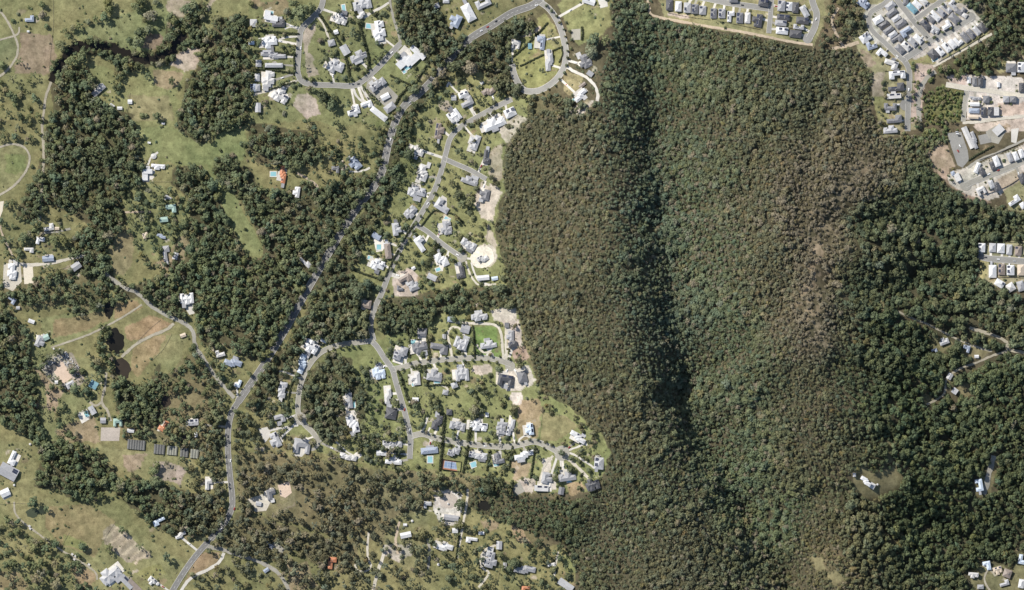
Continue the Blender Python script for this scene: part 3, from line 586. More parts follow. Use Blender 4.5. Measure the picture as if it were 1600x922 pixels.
# ------------------------------------------------------------------ buildings: east, south, length, width, turn, roof colour, plan, extras | name and place
# plan: I bar, L, T, U, X, Z, M modules, F flat bar, G gable bar   extras: p panels, y paved yard, o none
HOUSES = """
46 29 14 10 0 b L o|cottage|alone in the top left pasture
154 141 24 9 42 g I py|farmhouse|by the wood at the corner of the big meadow
203 159 7 7 0 w G o|shed|square, on the open meadow left of the big wood
175 165 8 5 -35 v G o|shed|at the wood edge below the long meadow farmhouse
187 169 8 5 0 w G o|shed|second below the long meadow farmhouse, right of its neighbour
255 193 5 3 0 w G o|shed|tiny, in the middle of the meadow
233 223 5 3 -10 w G o|shed|tiny, at the bottom of the meadow
44 49 4 3 0 w G o|hut|tiny, below the blue roofed pasture cottage
396 36 11 12 0 l I o|house|left of the flat topped villa, top of the loop street
393 67 9 6 0 s I o|shed|small, west of the top loop street houses
396 137 10 12 0 b I p|house|half hidden at the wood edge left of the loop street
403 168 9 15 0 l G o|shed|gabled, on the lawn below the loop street
424 25 22 14 -10 w Z y|villa|with a pool, at the top left of the loop street
435 36 20 12 0 c L o|villa wing|in front of the pool villa on the loop street
421 66 24 19 5 w X y|house|second down on the left of the loop street
427 86 40 10 0 g Z py|house|wide, third down on the left of the loop street
428 102 28 7 0 l I o|garage wing|below the wide house on the loop street
404 99 9 11 0 g I o|house|small, far left below the wide loop street house
419 123 20 25 -5 v X y|house|fourth down on the left of the loop street
402 121 8 12 0 l I o|outbuilding|left of the fourth loop street house
402 137 9 11 0 g I o|outbuilding|left of the fourth loop street house, lower one
438 150 26 20 -25 v X py|house|below the loop street's bottom left bend
532 29 22 18 -15 v X y|house|with long pool behind, top centre inside the hedges
525 50 7 7 20 w G o|shed|on the hedge below the top centre pool house
518 67 11 10 15 g I o|shed|dark edged, at the end of the dirt drive inside the loop
539 78 12 16 30 l G o|shed|inside the loop near the long hedge
560 87 28 15 25 g T o|house|inside the loop beside the long hedge
524 104 26 22 -25 l X y|house|above the loop street's bottom bend with a pool in its court
592 48 20 32 10 w X y|mansion|with a blue pool, between the top wood and the hedges
566 7 30 16 12 l M py|house|cut by the top edge of the photo
564 24 14 10 20 v Z o|outbuilding|below the cut off house at the top
638 95 38 20 42 w Z y|mansion|with two pools, beside the top triangular wood
653 82 28 9 -42 w G o|long shed|behind the two pool mansion
590 132 28 13 36 g M p|house|with solar arrays, between loop street and main road
602 151 14 9 28 w G o|shed|below the solar house near the main road
609 168 18 12 36 g I o|shed|nearest the main road, below the loop street
552 172 20 14 15 w X y|house|left wing of the long house below the loop street
573 164 18 11 20 w M o|house|middle wing of the long house below the loop street
592 178 30 9 -38 w I o|house|slanting right wing of the long house by the main road
711 32 18 20 -25 b T o|house|left of the two at the top beside the main road bend
732 20 15 28 28 w I o|house|long, right of the two at the top beside the main road bend
755 5 24 14 25 l M o|house|at the top edge right of the long house
682 9 9 8 20 g I o|house|small, on the cul-de-sac edge of the top wood
697 2 10 6 0 l I o|house|cut by the top edge beside the triangular wood
724 148 16 9 22 w I py|house|with blue pool, uppermost of the middle street
729 159 20 14 25 g L o|house|right below the uppermost pool house of the middle street
763 143 20 13 35 n Z o|house|on the lawn right of the uppermost pool house
753 129 6 5 30 w F o|pavilion|tiny, above the brown roofed lawn house
709 153 8 8 0 l G o|shed|left of the uppermost pool house of the middle street
710 182 20 20 35 w M p|house|with striped roof, left of the middle street
687 205 14 25 -8 n T o|house|at the upper left of the middle street
772 192 36 18 22 w T y|house|big, at the upper right of the middle street
797 176 18 14 25 w I o|house|at the forest foot, top of the middle street
741 222 16 24 -20 l T y|house|at the bend right of the middle street
651 237 22 16 -25 v X y|house|uppermost left of the middle street's lower part
761 245 11 22 -8 c L y|house|narrow, by the brown slope above the short side street
661 270 17 26 -20 v Z y|house|second left of the middle street's lower part
651 300 28 18 -15 l X y|house|third left, with pale drive, on the middle street
734 282 27 12 -20 g T o|house|below the short side street
757 304 16 17 -12 d T y|house|beside the pale earth slope under the forest
642 332 22 16 42 g X o|house|fourth left, close against the middle street
692 321 24 18 -32 l L y|house|right of the middle street, above the walled lawn
697 356 18 22 10 g X y|house|with a pool at its top, right of the walled lawn
620 358 14 20 8 l T o|house|fifth left of the middle street above the long shed
588 369 14 9 -30 b G o|shed|on the left end of the white yard beside the main road trees
604 384 10 9 0 w F o|carport|in the white yard
606 392 10 25 8 n I o|house|long, between the white yard and the street wall
590 414 22 18 -22 w X py|house|with a pool, lowest left of the middle street
658 381 14 24 35 w Z y|house|in the dark garden right of the middle street
690 406 18 24 25 w Z y|house|with a pool, above the green roofed hut
675 433 15 9 -25 l G o|hut|below the white pool house, right of the dark hedge
732 382 26 13 -30 l M py|house|with panels, left above the round building site
719 425 14 20 12 c L y|house|left of the lower culdesac drive
754 404 18 12 30 v Z o|unfinished house|on the round pale building pad
755 434 19 8 5 w G o|shed|long, below the round building pad
773 435 10 6 10 s G o|shed|right of the long shed under the forest
646 419 6 5 30 w G o|shed|tiny, beside the street and the dark hedge
633 437 20 13 30 n M o|house|left of the muddled building site by the street
646 446 16 16 20 g X o|house|right on the muddled building site by the street
625 450 10 8 0 d L o|building|lower part of the muddled building site
572 475 16 13 -10 n L y|house|beside the street where it enters the wood
442 273 11 27 -10 t Z y|house|in the wood left of the long meadow's trees
463 300 11 17 -8 w T o|house|below the terracotta house in the wood
524 265 12 11 0 d L o|cottage|in the clearing left of the blue roofed house
554 256 16 21 38 b T p|house|in the clearing beside the main road
534 252 5 3 0 a G o|shed|tiny, above the clearing cottages
477 409 22 8 -45 l Z o|house|hidden in the wood left of the main road
247 261 22 9 -4 w T o|house|at the bottom of the green meadow
230 273 16 18 0 w M y|house|left of the meadow bottom house, at the wood edge
267 326 16 13 5 e L o|house|among trees right of the big western wood
262 310 11 8 -30 l L o|outbuilding|cluttered, above the green roofed house
256 343 13 8 5 e G o|shed|below the green roofed house
252 369 15 7 -10 b Z o|cottage|with a red yard beside it, in the trees
260 396 11 24 8 g L o|house|tall narrow, above the bare slope in the trees
274 400 8 11 -15 l G o|shed|right of the tall narrow house
227 368 9 9 20 a I o|hut|left of the blue roofed cottage
76 355 16 11 10 v X o|house|at the left edge above the palm garden
89 357 7 5 0 a G o|shed|right of the upper left edge house
63 376 13 12 -10 w L o|house|second down at the left edge
45 391 15 8 0 v Z o|house|by the dark trees at the left edge
75 404 18 9 5 b G y|barn|over the pale drive at the left edge
19 424 15 26 -5 w X y|house|beside the pale riding ring
119 416 15 11 35 g G o|shed|at the end of the pale drive
18 469 13 10 -30 b L o|house|in trees at the far left edge
49 502 10 6 -20 w G o|shed|under the far left edge house
28 481 6 5 0 l G o|hut|small, beside the far left edge house
63 534 14 18 -25 g T y|farmhouse|at the end of the gravel lane
72 527 9 9 25 e G o|shed|touching the gravel lane farmhouse
110 601 14 10 30 l M o|workshop|at the corner of the sandy yard
88 597 5 5 0 w G o|hut|left corner of the sandy yard
146 601 13 12 -30 q G o|shed|right of the sandy yard
144 641 9 14 30 l G o|house|attached to the fenced pool yard
184 660 14 13 0 e M o|shed|over the square grey riding ring
161 657 9 9 0 g G o|shed|left of the striped shed, over the riding ring
204 673 11 6 -3 w G o|shed|right of the square riding ring
302 660 16 10 5 l G y|house|in the trees left of the main road
306 679 5 8 0 w G o|shed|tiny, under the house left of the main road
255 665 11 18 -28 t L y|cottage|among trees left of the main road
344 552 14 11 15 v X o|house|small, right of the narrow western lane
364 567 28 14 -22 b Z o|house|large, right of the narrow western lane
372 599 9 12 -20 s L o|house|at the main road edge by the lane end
286 524 9 6 20 a G o|hut|at the lane end of the dry paddocks
292 467 22 18 5 w M y|house|in the wood over the narrow lane
21 716 12 22 -25 w Z y|house|over the grey barn at the lower left edge
13 737 30 20 -28 g G p|barn|large, at the lower left edge
8 770 15 12 25 w G y|shed|under the large barn at the lower left edge
326 757 11 17 0 v L y|house|beside the trees left of the main road's lower bend
249 815 20 9 25 s Z o|house|in the wood over the striped paddock
282 836 18 9 18 v Z o|house|lower, in the wood over the striped paddock
172 898 34 24 38 l X y|house|at the bottom edge, left of the long sheds
198 909 26 11 -45 g G p|shed|at the bottom edge, left of a pair
211 918 30 11 -45 n G o|shed|at the bottom edge, right of a pair
237 908 13 12 -40 v T o|house|small, at the bottom edge right of the long sheds
424 773 14 17 10 d X y|house|round cornered, beside the sandy building pad
404 787 9 7 -10 l G o|shed|left of the sandy building pad
487 541 22 22 -25 w X y|house|upper of two on the lower crescent beside the main road
506 532 10 6 -25 w G o|shed|right of the upper crescent house
472 568 14 32 -25 s Z y|house|long, lower of two on the crescent beside the main road
441 609 13 26 -12 l M o|house|left inside the hedges of the lower crescent
437 654 17 13 15 g L o|house|left of the lower crescent's turning circle
429 688 16 24 25 l T y|house|under the pale forecourt by the turning circle
472 697 26 24 -8 g U y|house|large, under the turning circle
544 714 28 10 -12 v M o|house|along the dirt drive in the bottom wood
544 626 13 24 5 g T y|house|in the wood, with a pool at its right
551 662 18 30 12 w Z y|house|long, in the wood with a pool at its top
596 708 16 8 -3 w G o|house|left, beside the lane under the lower street
613 694 32 10 -3 l M o|house|long, at the bottom of the curved lower street
615 720 26 11 -6 w T o|house|lowest beside the lane over the bottom wood
611 646 18 18 -10 c I o|house|left of the curved lower street, square
606 619 12 24 5 v Z y|house|left of the curved lower street, narrow
592 583 20 20 10 s X y|house|left of the curved lower street in a dark hedge
626 552 20 24 -18 g Z y|house|at the fork of the lower street
660 519 14 14 -5 d X y|house|top of the fenced lots over the lower street
656 543 24 18 12 d X y|house|with a square pool, on the fenced lot over the lower street
686 545 28 16 -8 d L o|house|wide, right of the square pool lot
694 526 6 8 0 g G o|shed|over the wide dark house
704 499 10 8 -5 b I o|pool house|over the looping pale drive
749 495 26 13 10 l X o|house|at the top under the dark tree belt
727 514 14 13 -15 g G o|garage|at the head of the looping pale drive
720 537 22 20 -20 l M o|house|inside the looping pale drive
763 538 26 12 8 l T o|house|in the middle of the green lawn lot
797 525 12 18 0 g T y|house|at the foot of the forest, over the charcoal wing
801 538 14 9 15 c I o|house wing|at the foot of the forest
792 508 7 8 0 d F o|shed|framed, at the foot of the forest
790 594 24 18 -10 c U y|house|left of two on the white earth pads
816 589 15 18 12 d I y|house|right of two on the white earth pads
679 586 24 18 -8 g T y|house|right of the green pool house under the lower street
649 592 15 20 5 v T y|house|with green pool, right of the curved lower street
722 585 22 21 5 l M y|house|stepped, under the middle of the lower street
710 602 10 9 20 l I o|shed|round cornered, under the stepped house
696 613 9 8 -10 g I o|shed|on the lawn edge under the lower street
649 624 10 6 -3 w G o|shed|right of the curved lower street
683 660 16 23 -10 c Z o|house|dark, leftmost over the bottom street
702 644 9 9 0 c I o|shed|square, over the grey house of the bottom street
715 665 26 14 -12 g M y|house|second over the bottom street
748 665 28 17 -5 w X y|house|third over the bottom street, large
761 648 5 7 0 w G o|shed|over the large house of the bottom street
784 669 18 20 -5 g M y|house|fourth over the bottom street, dark half
798 668 11 27 -10 l Z py|house|fourth over the bottom street, panel half
827 671 13 18 8 s T y|house|fifth over the bottom street on a pale pad
903 683 28 12 -28 w Z y|house|over the turning circle at the forest edge
671 704 27 10 5 b I o|house|first under the bottom street with a square pool
709 706 18 16 -20 g Z o|house|second under the bottom street over the tennis court
747 712 30 11 -8 l M y|house|third under the bottom street, three gabled
780 716 15 17 10 d X y|house|fourth under the bottom street with a round pool
819 711 32 13 8 w Z o|house|fifth under the bottom street, stepped
855 747 17 18 -10 g X y|house|under the turning circle on the white pad
846 763 22 9 -3 v F p|garage|on the lower part of the white pad
886 744 28 15 8 g T y|house|under the turning circle on the lawn
877 767 9 12 -10 d G o|shed|dark, under the lawn house by the turning circle
926 757 22 20 20 c X o|house|at the end of the drive against the forest
936 724 15 19 -5 l I y|house|on a ledge at the forest edge
668 789 12 11 -5 l L o|shed|left of the round arena
705 809 23 9 -8 g G y|shed|long, under the round arena
711 829 9 8 0 w G o|shed|small, under the long arena shed
752 833 9 5 0 w G o|hut|by the bare plot at bottom centre
737 844 18 9 -8 w L o|house|right of the straight gravel lane
634 836 17 9 12 w G o|shed|beside the dirt track at bottom centre
633 820 6 4 0 w G o|hut|tiny, over the dirt track shed
695 855 26 13 -18 w Z y|house|left of the straight gravel lane
780 852 9 13 -3 l G o|shed|at the bend of the looping gravel drive
767 875 20 25 -12 g X y|house|inside the looping gravel drive
519 880 13 19 -5 t L o|house|in the woodland at bottom left of centre
421 852 14 6 -35 l Z o|cottage|beside the bottom road in the trees
416 891 9 6 35 b G o|shed|under the bottom road
789 884 6 10 0 g G o|shed|narrow, right of the looping drive house
820 890 34 14 -12 g Z o|house|wide, at the bottom right of the farms
862 884 12 8 15 v L o|cottage|beside the short drive at the bottom
884 914 26 11 -35 l G o|shed|long, at the bottom edge under the forest
822 920 14 8 -5 t L o|house|cut by the bottom edge
806 69 14 14 -15 v X y|house|by the bare soil inside the upper oval loop
828 72 6 9 0 q F o|shade sail|inside the upper oval loop
845 67 13 22 -5 b L py|house|top inside the upper oval loop
858 97 13 28 5 l Z y|house|bottom inside the upper oval loop
914 96 20 22 25 d X o|house|right of the upper oval loop
922 115 10 8 -35 g G o|garage|under the dark house right of the oval loop
907 149 24 12 38 w Z py|house|with a long pool at the end of the curved drive
910 133 12 5 38 n G o|shed|over the curved drive pool house
920 2 20 9 -18 w G o|house|cut by the top edge left of the forest
1353 752 20 10 -30 w Z o|house|alone in the forest clearing
1363 759 9 9 -30 v I o|round house|attached to the forest clearing house
1335 742 5 6 0 l G o|hut|tiny, left of the forest clearing house
1530 758 12 19 10 s U o|house|in the dark forest at the right
1475 533 15 11 20 l T o|house|in the forest over the gravel track
1460 548 9 6 20 b L o|hut|left under the forest house by the gravel track
1510 545 11 11 -15 b L o|house|right of the forest house over the gravel track
1526 557 7 5 0 w G o|shed|touching the gravel track
1492 611 9 9 -35 l G o|shed|over the terraced clearing beside the track
1484 588 8 10 -30 l G o|shed|at the sharp bend of the gravel track
1542 884 12 14 10 s L y|house|left, in the bottom right corner clearing
1521 899 16 9 -5 v T o|house|lowest left, in the bottom right corner clearing
1559 892 14 13 15 a T o|house|middle, in the bottom right corner clearing
1574 896 13 13 -20 n I o|house|right of the tan roofed corner house
1597 874 11 15 -10 s L o|house|upper, cut by the right edge at the bottom
1569 911 15 9 15 l X o|house|under the tan and brown corner houses
1596 912 9 14 -10 w I o|house|lower, cut by the right edge at the bottom
1532 917 10 7 0 g I o|house|cut by the bottom edge in the right corner
1046 8 11 17 -2 c I o|house|first from the left in the long row over the forest
1060 10 10 16 -2 w I o|house|second in the long row over the forest
1074 12 11 16 -2 l I o|house|third in the long row over the forest
1086 14 11 15 -2 d I o|house|fourth in the long row over the forest
1098 16 11 14 -2 g I o|house|fifth in the long row over the forest
1115 21 10 16 -2 d I o|house|sixth in the long row, right of the path
1128 21 11 15 -2 g I p|house|seventh in the long row, with panels
1142 26 11 17 -2 w L p|house|eighth in the long row over the forest
1156 28 11 17 -2 d I o|house|ninth in the long row over the forest
1168 28 9 17 -2 v I o|house|tenth in the long row over the forest
1183 32 16 21 -8 c X o|house|last and widest of the long row over the forest
1193 4 16 12 -8 c I o|house|over the end of the long row
1146 0 14 8 0 d I o|house|cut by the top edge over the long row
1221 9 12 17 -4 g I p|house|top left of the walled estate block
1233 10 10 14 -4 w I o|house|second along the top of the walled block
1243 12 10 17 -4 c I o|house|third along the top of the walled block
1257 18 9 19 30 l I o|house|slanting, beside the curved estate road
1224 27 20 9 -6 c I p|house|upper left of the walled block's middle
1254 32 20 11 -6 c I o|house|upper right of the walled block's middle
1220 36 18 9 -6 g I o|house|lower left of the walled block's middle
1248 42 17 8 -6 l M o|house|lower right of the walled block's middle
1222 48 19 11 -6 w I p|house|bottom left of the walled block
1243 53 19 12 -6 c I o|house|bottom right of the walled block
1350 4 18 15 -35 b T p|house|at the top outside the estate's curved road
1372 31 16 11 30 w I o|house|first down the outer row of the central block
1381 39 17 9 35 c I o|house|second down the outer row of the central block
1388 47 17 8 35 d I p|house|third down the outer row of the central block
1395 54 14 8 35 l I o|house|fourth down the outer row of the central block
1401 62 18 11 30 d L o|house|fifth down the outer row of the central block
1391 9 17 10 38 g I o|house|top of the inner row of the central block
1393 20 18 9 38 d I o|house|second of the inner row of the central block
1400 29 14 8 35 l I o|house|third of the inner row of the central block
1407 37 18 10 35 d I o|house|fourth of the inner row of the central block
1416 50 18 12 32 b L o|house|fifth of the inner row of the central block
1406 77 16 10 -45 d I o|house|first along the bottom of the central block
1416 72 16 10 -42 v I p|house|second along the bottom of the central block
1426 66 16 9 -45 g I o|house|third along the bottom of the central block
1435 61 16 9 -42 w I o|house|last along the bottom of the central block
1425 13 18 9 -45 q I o|house|on the corner of the two estate streets
1433 7 15 9 -42 w I o|house|behind the teal corner house
1443 2 13 9 -42 v I o|house|cut by the top edge beside the estate street
1415 2 9 11 0 d I o|house|left of the teal corner house at the top edge
1446 39 18 10 -50 c I p|house|left end of the eastern block's lower row
1454 30 14 8 -42 d I o|house|left end of the eastern block's upper row
1461 25 19 9 -42 w I o|house|long, second of the eastern block's upper row
1470 19 16 9 -42 g I o|house|third of the eastern block's upper row
1479 13 18 9 -42 g M o|house|fourth of the eastern block's upper row
1490 7 14 11 -42 l L o|house|top corner of the eastern block
1500 16 15 14 -30 d X o|house|over the estate's turning circle
1507 24 9 7 -30 v I o|garage|beside the estate's turning circle
1460 47 15 12 -30 l T o|house|second of the eastern block's lower row
1478 39 15 12 30 w X o|house|third of the eastern block's lower row
1491 29 18 12 -42 d I o|house|last of the eastern block's lower row
1458 85 16 13 -50 c I o|house|with a teal pool, left end of the wood edge row
1469 80 15 9 -48 w I o|house|second of the wood edge row
1479 74 16 9 -48 w I p|house|third of the wood edge row
1488 69 15 9 -48 w I o|house|fourth of the wood edge row
1497 64 14 11 -48 w L o|house|fifth of the wood edge row
1508 58 18 9 -50 d I o|house|sixth of the wood edge row
1517 53 17 9 -48 d I o|house|seventh of the wood edge row
1526 48 15 8 -48 l I o|house|eighth of the wood edge row
1535 43 15 11 -45 c I o|house|last of the wood edge row
1352 59 17 13 35 w I o|house|left of the estate's entry road, top one
1362 71 16 12 20 b L p|house|left of the estate's entry road, second
1378 84 16 12 -40 w L o|house|left of the estate's entry road, third
1392 101 22 14 -18 v Z p|house|left of the estate's entry road, fourth with panels
1402 117 26 13 4 w U p|house|left of the estate's entry road, fifth
1400 136 25 13 4 c X o|house|left of the estate's entry road, sixth
1397 150 22 8 4 v F o|house|flat topped, under the sixth by the entry road
1391 167 20 12 0 d X o|house|left of the entry road's turning bay
1397 186 24 12 5 d L o|house|second last down the entry road
1391 202 22 12 5 l T o|house|last down the entry road
1514 125 6 10 0 w G o|shed|left end of the bare lots row
1523 127 8 14 0 d I o|house|left of the dark pair on the bare lots
1532 128 8 14 0 c I o|house|right of the dark pair on the bare lots
1560 132 5 8 0 w G o|hut|on the pale slabs of the bare lots
1596 137 8 15 0 c I o|house|at the right edge of the bare lots row
1580 106 17 14 0 d I y|house|over the bare lots by the trees
1596 105 12 16 0 w I o|house|cut by the right edge over the bare lots
1524 154 18 6 -5 g M o|unfinished house|framed, under the bare lots street
1523 163 15 6 0 w G o|house|narrow, second under the bare lots street corner
1522 173 17 8 -2 b I o|house|third under the bare lots street corner
1521 183 16 5 -3 a G o|house|lowest under the bare lots street corner
1541 155 10 11 0 d I o|house|left, under the bare lots street
1572 155 10 10 0 g I o|house|left of a pair under the bare lots street
1583 155 10 10 0 d I o|house|right of a pair under the bare lots street
1537 175 9 15 0 c I o|house|left in the second row of the bare lots
1548 174 9 14 0 c I o|house|right in the second row of the bare lots
1557 174 8 13 0 v F o|house|end of the second row of the bare lots
1513 215 36 9 -66 v G o|hall|long, beside the big car park
1522 219 28 9 -66 g Z o|hall wing|lower, right of the long hall by the car park
1560 203 16 13 42 v F o|building|right of the big car park behind the hall
1496 277 13 9 -65 v F o|unfinished house|framed, left end of the raw street
1489 271 6 7 20 b I o|shed|at the left end of the raw street
1527 262 7 17 -20 w I o|house|left half of the first lot over the raw street
1534 268 8 14 28 c I o|house|right half of the first lot over the raw street
1557 252 9 17 22 w I o|house|second lot over the raw street, bright half
1551 259 8 14 22 c I o|house|second lot over the raw street, dark half
1578 246 8 15 22 g I o|house|third over the raw street
1587 244 8 14 22 w I o|house|fourth over the raw street
1596 240 8 14 22 w I o|house|at the right edge over the raw street
1533 298 14 13 25 v M o|unfinished house|under the raw street at its turning end
1549 288 8 13 25 l I o|house|bright, under the raw street
1557 292 9 15 25 c I o|house|dark, under the raw street
1597 279 10 16 25 c I o|house|at the right edge under the raw street
1584 313 20 11 32 w L p|house|bright, by the forest corner at the right edge
1598 321 8 10 32 w I o|house|cut by the right edge by the forest corner
1534 387 11 14 -3 w I o|house|first of the upper row at the right edge street
1551 387 11 14 -3 l I o|house|second of the upper row at the right edge street
1564 388 12 15 -3 w I o|house|third of the upper row at the right edge street
1577 390 9 16 -3 l I o|house|fourth of the upper row at the right edge street
1591 392 11 15 -3 n I o|house|fifth of the upper row at the right edge street
1551 424 12 20 0 w I o|house|first of the lower row at the right edge street
1565 421 11 18 0 n I o|house|second of the lower row at the right edge street
1579 422 12 16 0 w I o|house|third of the lower row at the right edge street
1595 422 11 17 0 a I o|house|fourth of the lower row at the right edge street
1562 443 15 11 -32 w I o|house|first behind the lower row at the right edge
1579 449 13 13 32 v I o|house|second behind the lower row at the right edge
1595 447 11 16 15 g I o|house|third behind the lower row at the right edge
"""
POOLS = """421 19 12 4 -10|beside the white villa at the top left of the loop street
537 13 5 11 10|long and pale, above the top centre house
578 41 12 7 -8|bright blue, at the left of the white mansion
519 103 4 12 -10|in the court of the house at the loop street's bottom bend
637 105 10 6 35|within the two pool mansion beside the wood
632 112 5 4 35|the smaller one at the two pool mansion
723 147 12 4 22|at the uppermost house of the middle street
700 343 12 5 -30|at the top of the grey house right of the walled lawn
592 386 7 8 0|in the white yard beside the main road trees
578 403 7 5 -20|left of the lowest white house on the middle street
685 421 8 5 20|under the white house above the hut
648 600 9 4 20|under the white house on the curved lower street
683 597 9 4 0|under the grey house below the lower street
646 536 8 9 0|square, on the fenced lot over the lower street
672 718 8 10 0|square in a white deck, under the bottom street
740 726 9 8 20|beside the three gabled house
776 724 9 8 10|round cornered, behind the dark fourth house
552 632 6 10 5|right of the grey house in the wood
549 648 13 5 20|at the top of the long white house in the wood
899 154 4 12 -50|along the house at the end of the curved drive
427 272 9 7 0|round, left of the terracotta house
135 647 6 9 25|in the fenced yard at the left
763 531 12 3 5|along the top of the house in the green lawn lot
1461 93 9 4 20|behind the charcoal house of the wood edge row
1376 81 5 3 0|beside the third house on the estate's entry road
1257 12 4 6 30|beside the slanting estate house
890 751 8 5 5|behind the lawn house by the turning circle
488 533 8 5 -25|at the upper crescent house beside the main road
470 560 5 9 -25|at the long crescent house beside the main road"""
HEDGES = [  # width, height, place, points
 (4, 5, "long, from the top edge down past the white mansion", P("550,4 561,38 569,66 576,95 573,113")),
 (4, 4, "slanting behind the house inside the loop street", P("500,24 516,48 530,66 542,95 546,122")),
 (3, 3, "under the top left villa on the loop street", P("398,48 432,50 466,53")),
 (3, 3, "between the second and third houses of the loop street", P("398,79 430,81 462,86")),
 (3, 3, "beside the loop street's left side", P("459,88 460,105 459,116")),
 (3, 3, "under the wide house on the loop street", P("398,108 430,110 458,114")),
 (3, 3.5, "along the drive at the loop street's bottom left", P("421,140 440,134 460,128")),
 (2.5, 2.5, "across the lawn inside the upper oval loop", P("813,103 846,87 878,73")),
 (2.5, 2.5, "beside the oval loop's right side, inner one", P("878,73 879,86 874,97")),
 (3, 3, "diagonal across the top of the oval loop", P("802,88 828,65 855,36")),
 (4, 4, "dark, beside the grey pad right of the oval loop", P("909,43 910,52 909,62")),
 (2.5, 2.5, "around the walled lawn of the middle street, upper", P("677,328 700,332 714,338 726,352")),
 (2.5, 2.5, "around the walled lawn of the middle street, left", P("677,329 667,341 658,353")),
 (3, 3.5, "along the left kerb of the middle street, upper part", P("650,346 636,366 628,378")),
 (3, 3.5, "along the left kerb of the middle street, lower part", P("622,392 612,410 602,432")),
 (9, 9, "tall and dark, between the two white houses of the middle street", P("684,382 675,400 664,420")),
 (3, 3, "crossing below the lowest white house on the middle street", P("548,420 575,430 600,438")),
 (4, 4, "left of the tennis court, running down", P("693,680 690,705 686,746")),
 (6, 8, "thick and tall, beside the large white house of the bottom street", P("742,633 737,660 731,686")),
 (4, 4, "right of the tennis court", P("731,697 728,716 723,738")),
 (3, 3, "right of the three gabled house", P("766,704 763,720 761,735")),
 (3, 3, "between the fourth and fifth lots under the bottom street", P("801,698 798,715 795,733")),
 (3, 3, "right of the stepped white house", P("836,697 833,720 829,746")),
 (4, 5, "left of the second house over the bottom street", P("695,648 692,676")),
 (3, 3, "right of the square pool lot", P("667,524 670,545 672,562")),
 (3, 3, "left of the square pool lot", P("638,514 640,535 640,558")),
 (3, 3, "through the pale drive lots", P("739,510 741,535 742,560")),
 (4, 4, "bending round the green pool house", P("622,580 630,600 637,624")),
 (4, 4, "right of the green pool house", P("664,572 668,588 668,602")),
 (3, 3, "under the grey house of the lower street", P("668,603 685,601 702,602")),
 (3, 3, "along the left house of the lower crescent", P("456,598 452,615 450,634")),
 (3, 3, "right of the straight gravel lane", P("717,838 715,855 713,872")),
 (2.5, 2.5, "around the estate lawn beside the car park", P("1514,250 1530,240 1552,228")),
 (4, 3, "beside the drive at the top of the main road bend", P("640,134 625,150 618,162")),
 (3, 3, "under the two pool mansion", P("610,118 625,125 640,132")),
 (3, 3, "along the right side of the two pool mansion's lawn", P("670,96 660,112 652,126")),
]
FENCES = [
 ("around the field left of the riding ring, top", P("60,425 92,421 108,416")),
 ("across the dry paddocks beside the gravel lane", P("250,500 232,515 215,533")),
 ("at the right of the dry paddocks", P("268,522 255,545 238,562")),
 ("down the pasture at the top left", P("83,0 83,40 80,70 76,110")),
 ("across the bottom paddock to the path", P("108,832 100,846 95,858")),
 ("between the lower and striped paddocks", P("180,815 170,830 160,848")),
 ("under the round lane at the left edge", P("0,350 5,366 20,382")),
 ("right of the five lots over the bottom street", P("848,643 845,665 842,684")),
 ("around the dry field at the forest edge", P("848,643 875,648 895,660")),
 ("beside the dry lot at the north forest edge", P("880,115 905,128 935,160")),
 ("under the wood edge row of the estate", P("1440,97 1462,101")),
 ("left of the building site pad", P("763,352 760,372 756,385")),
 ("beside the straight gravel lane", P("733,766 732,795 727,815")),
 ("right of the farms at bottom centre", P("788,862 782,885 778,905")),
 ("across the meadow shed field", P("203,145 201,165 198,175")),
 ("under the meadow bottom house", P("226,284 268,284")),
 ("at the lower left barn's paddock", P("0,788 22,786 40,787")),
]
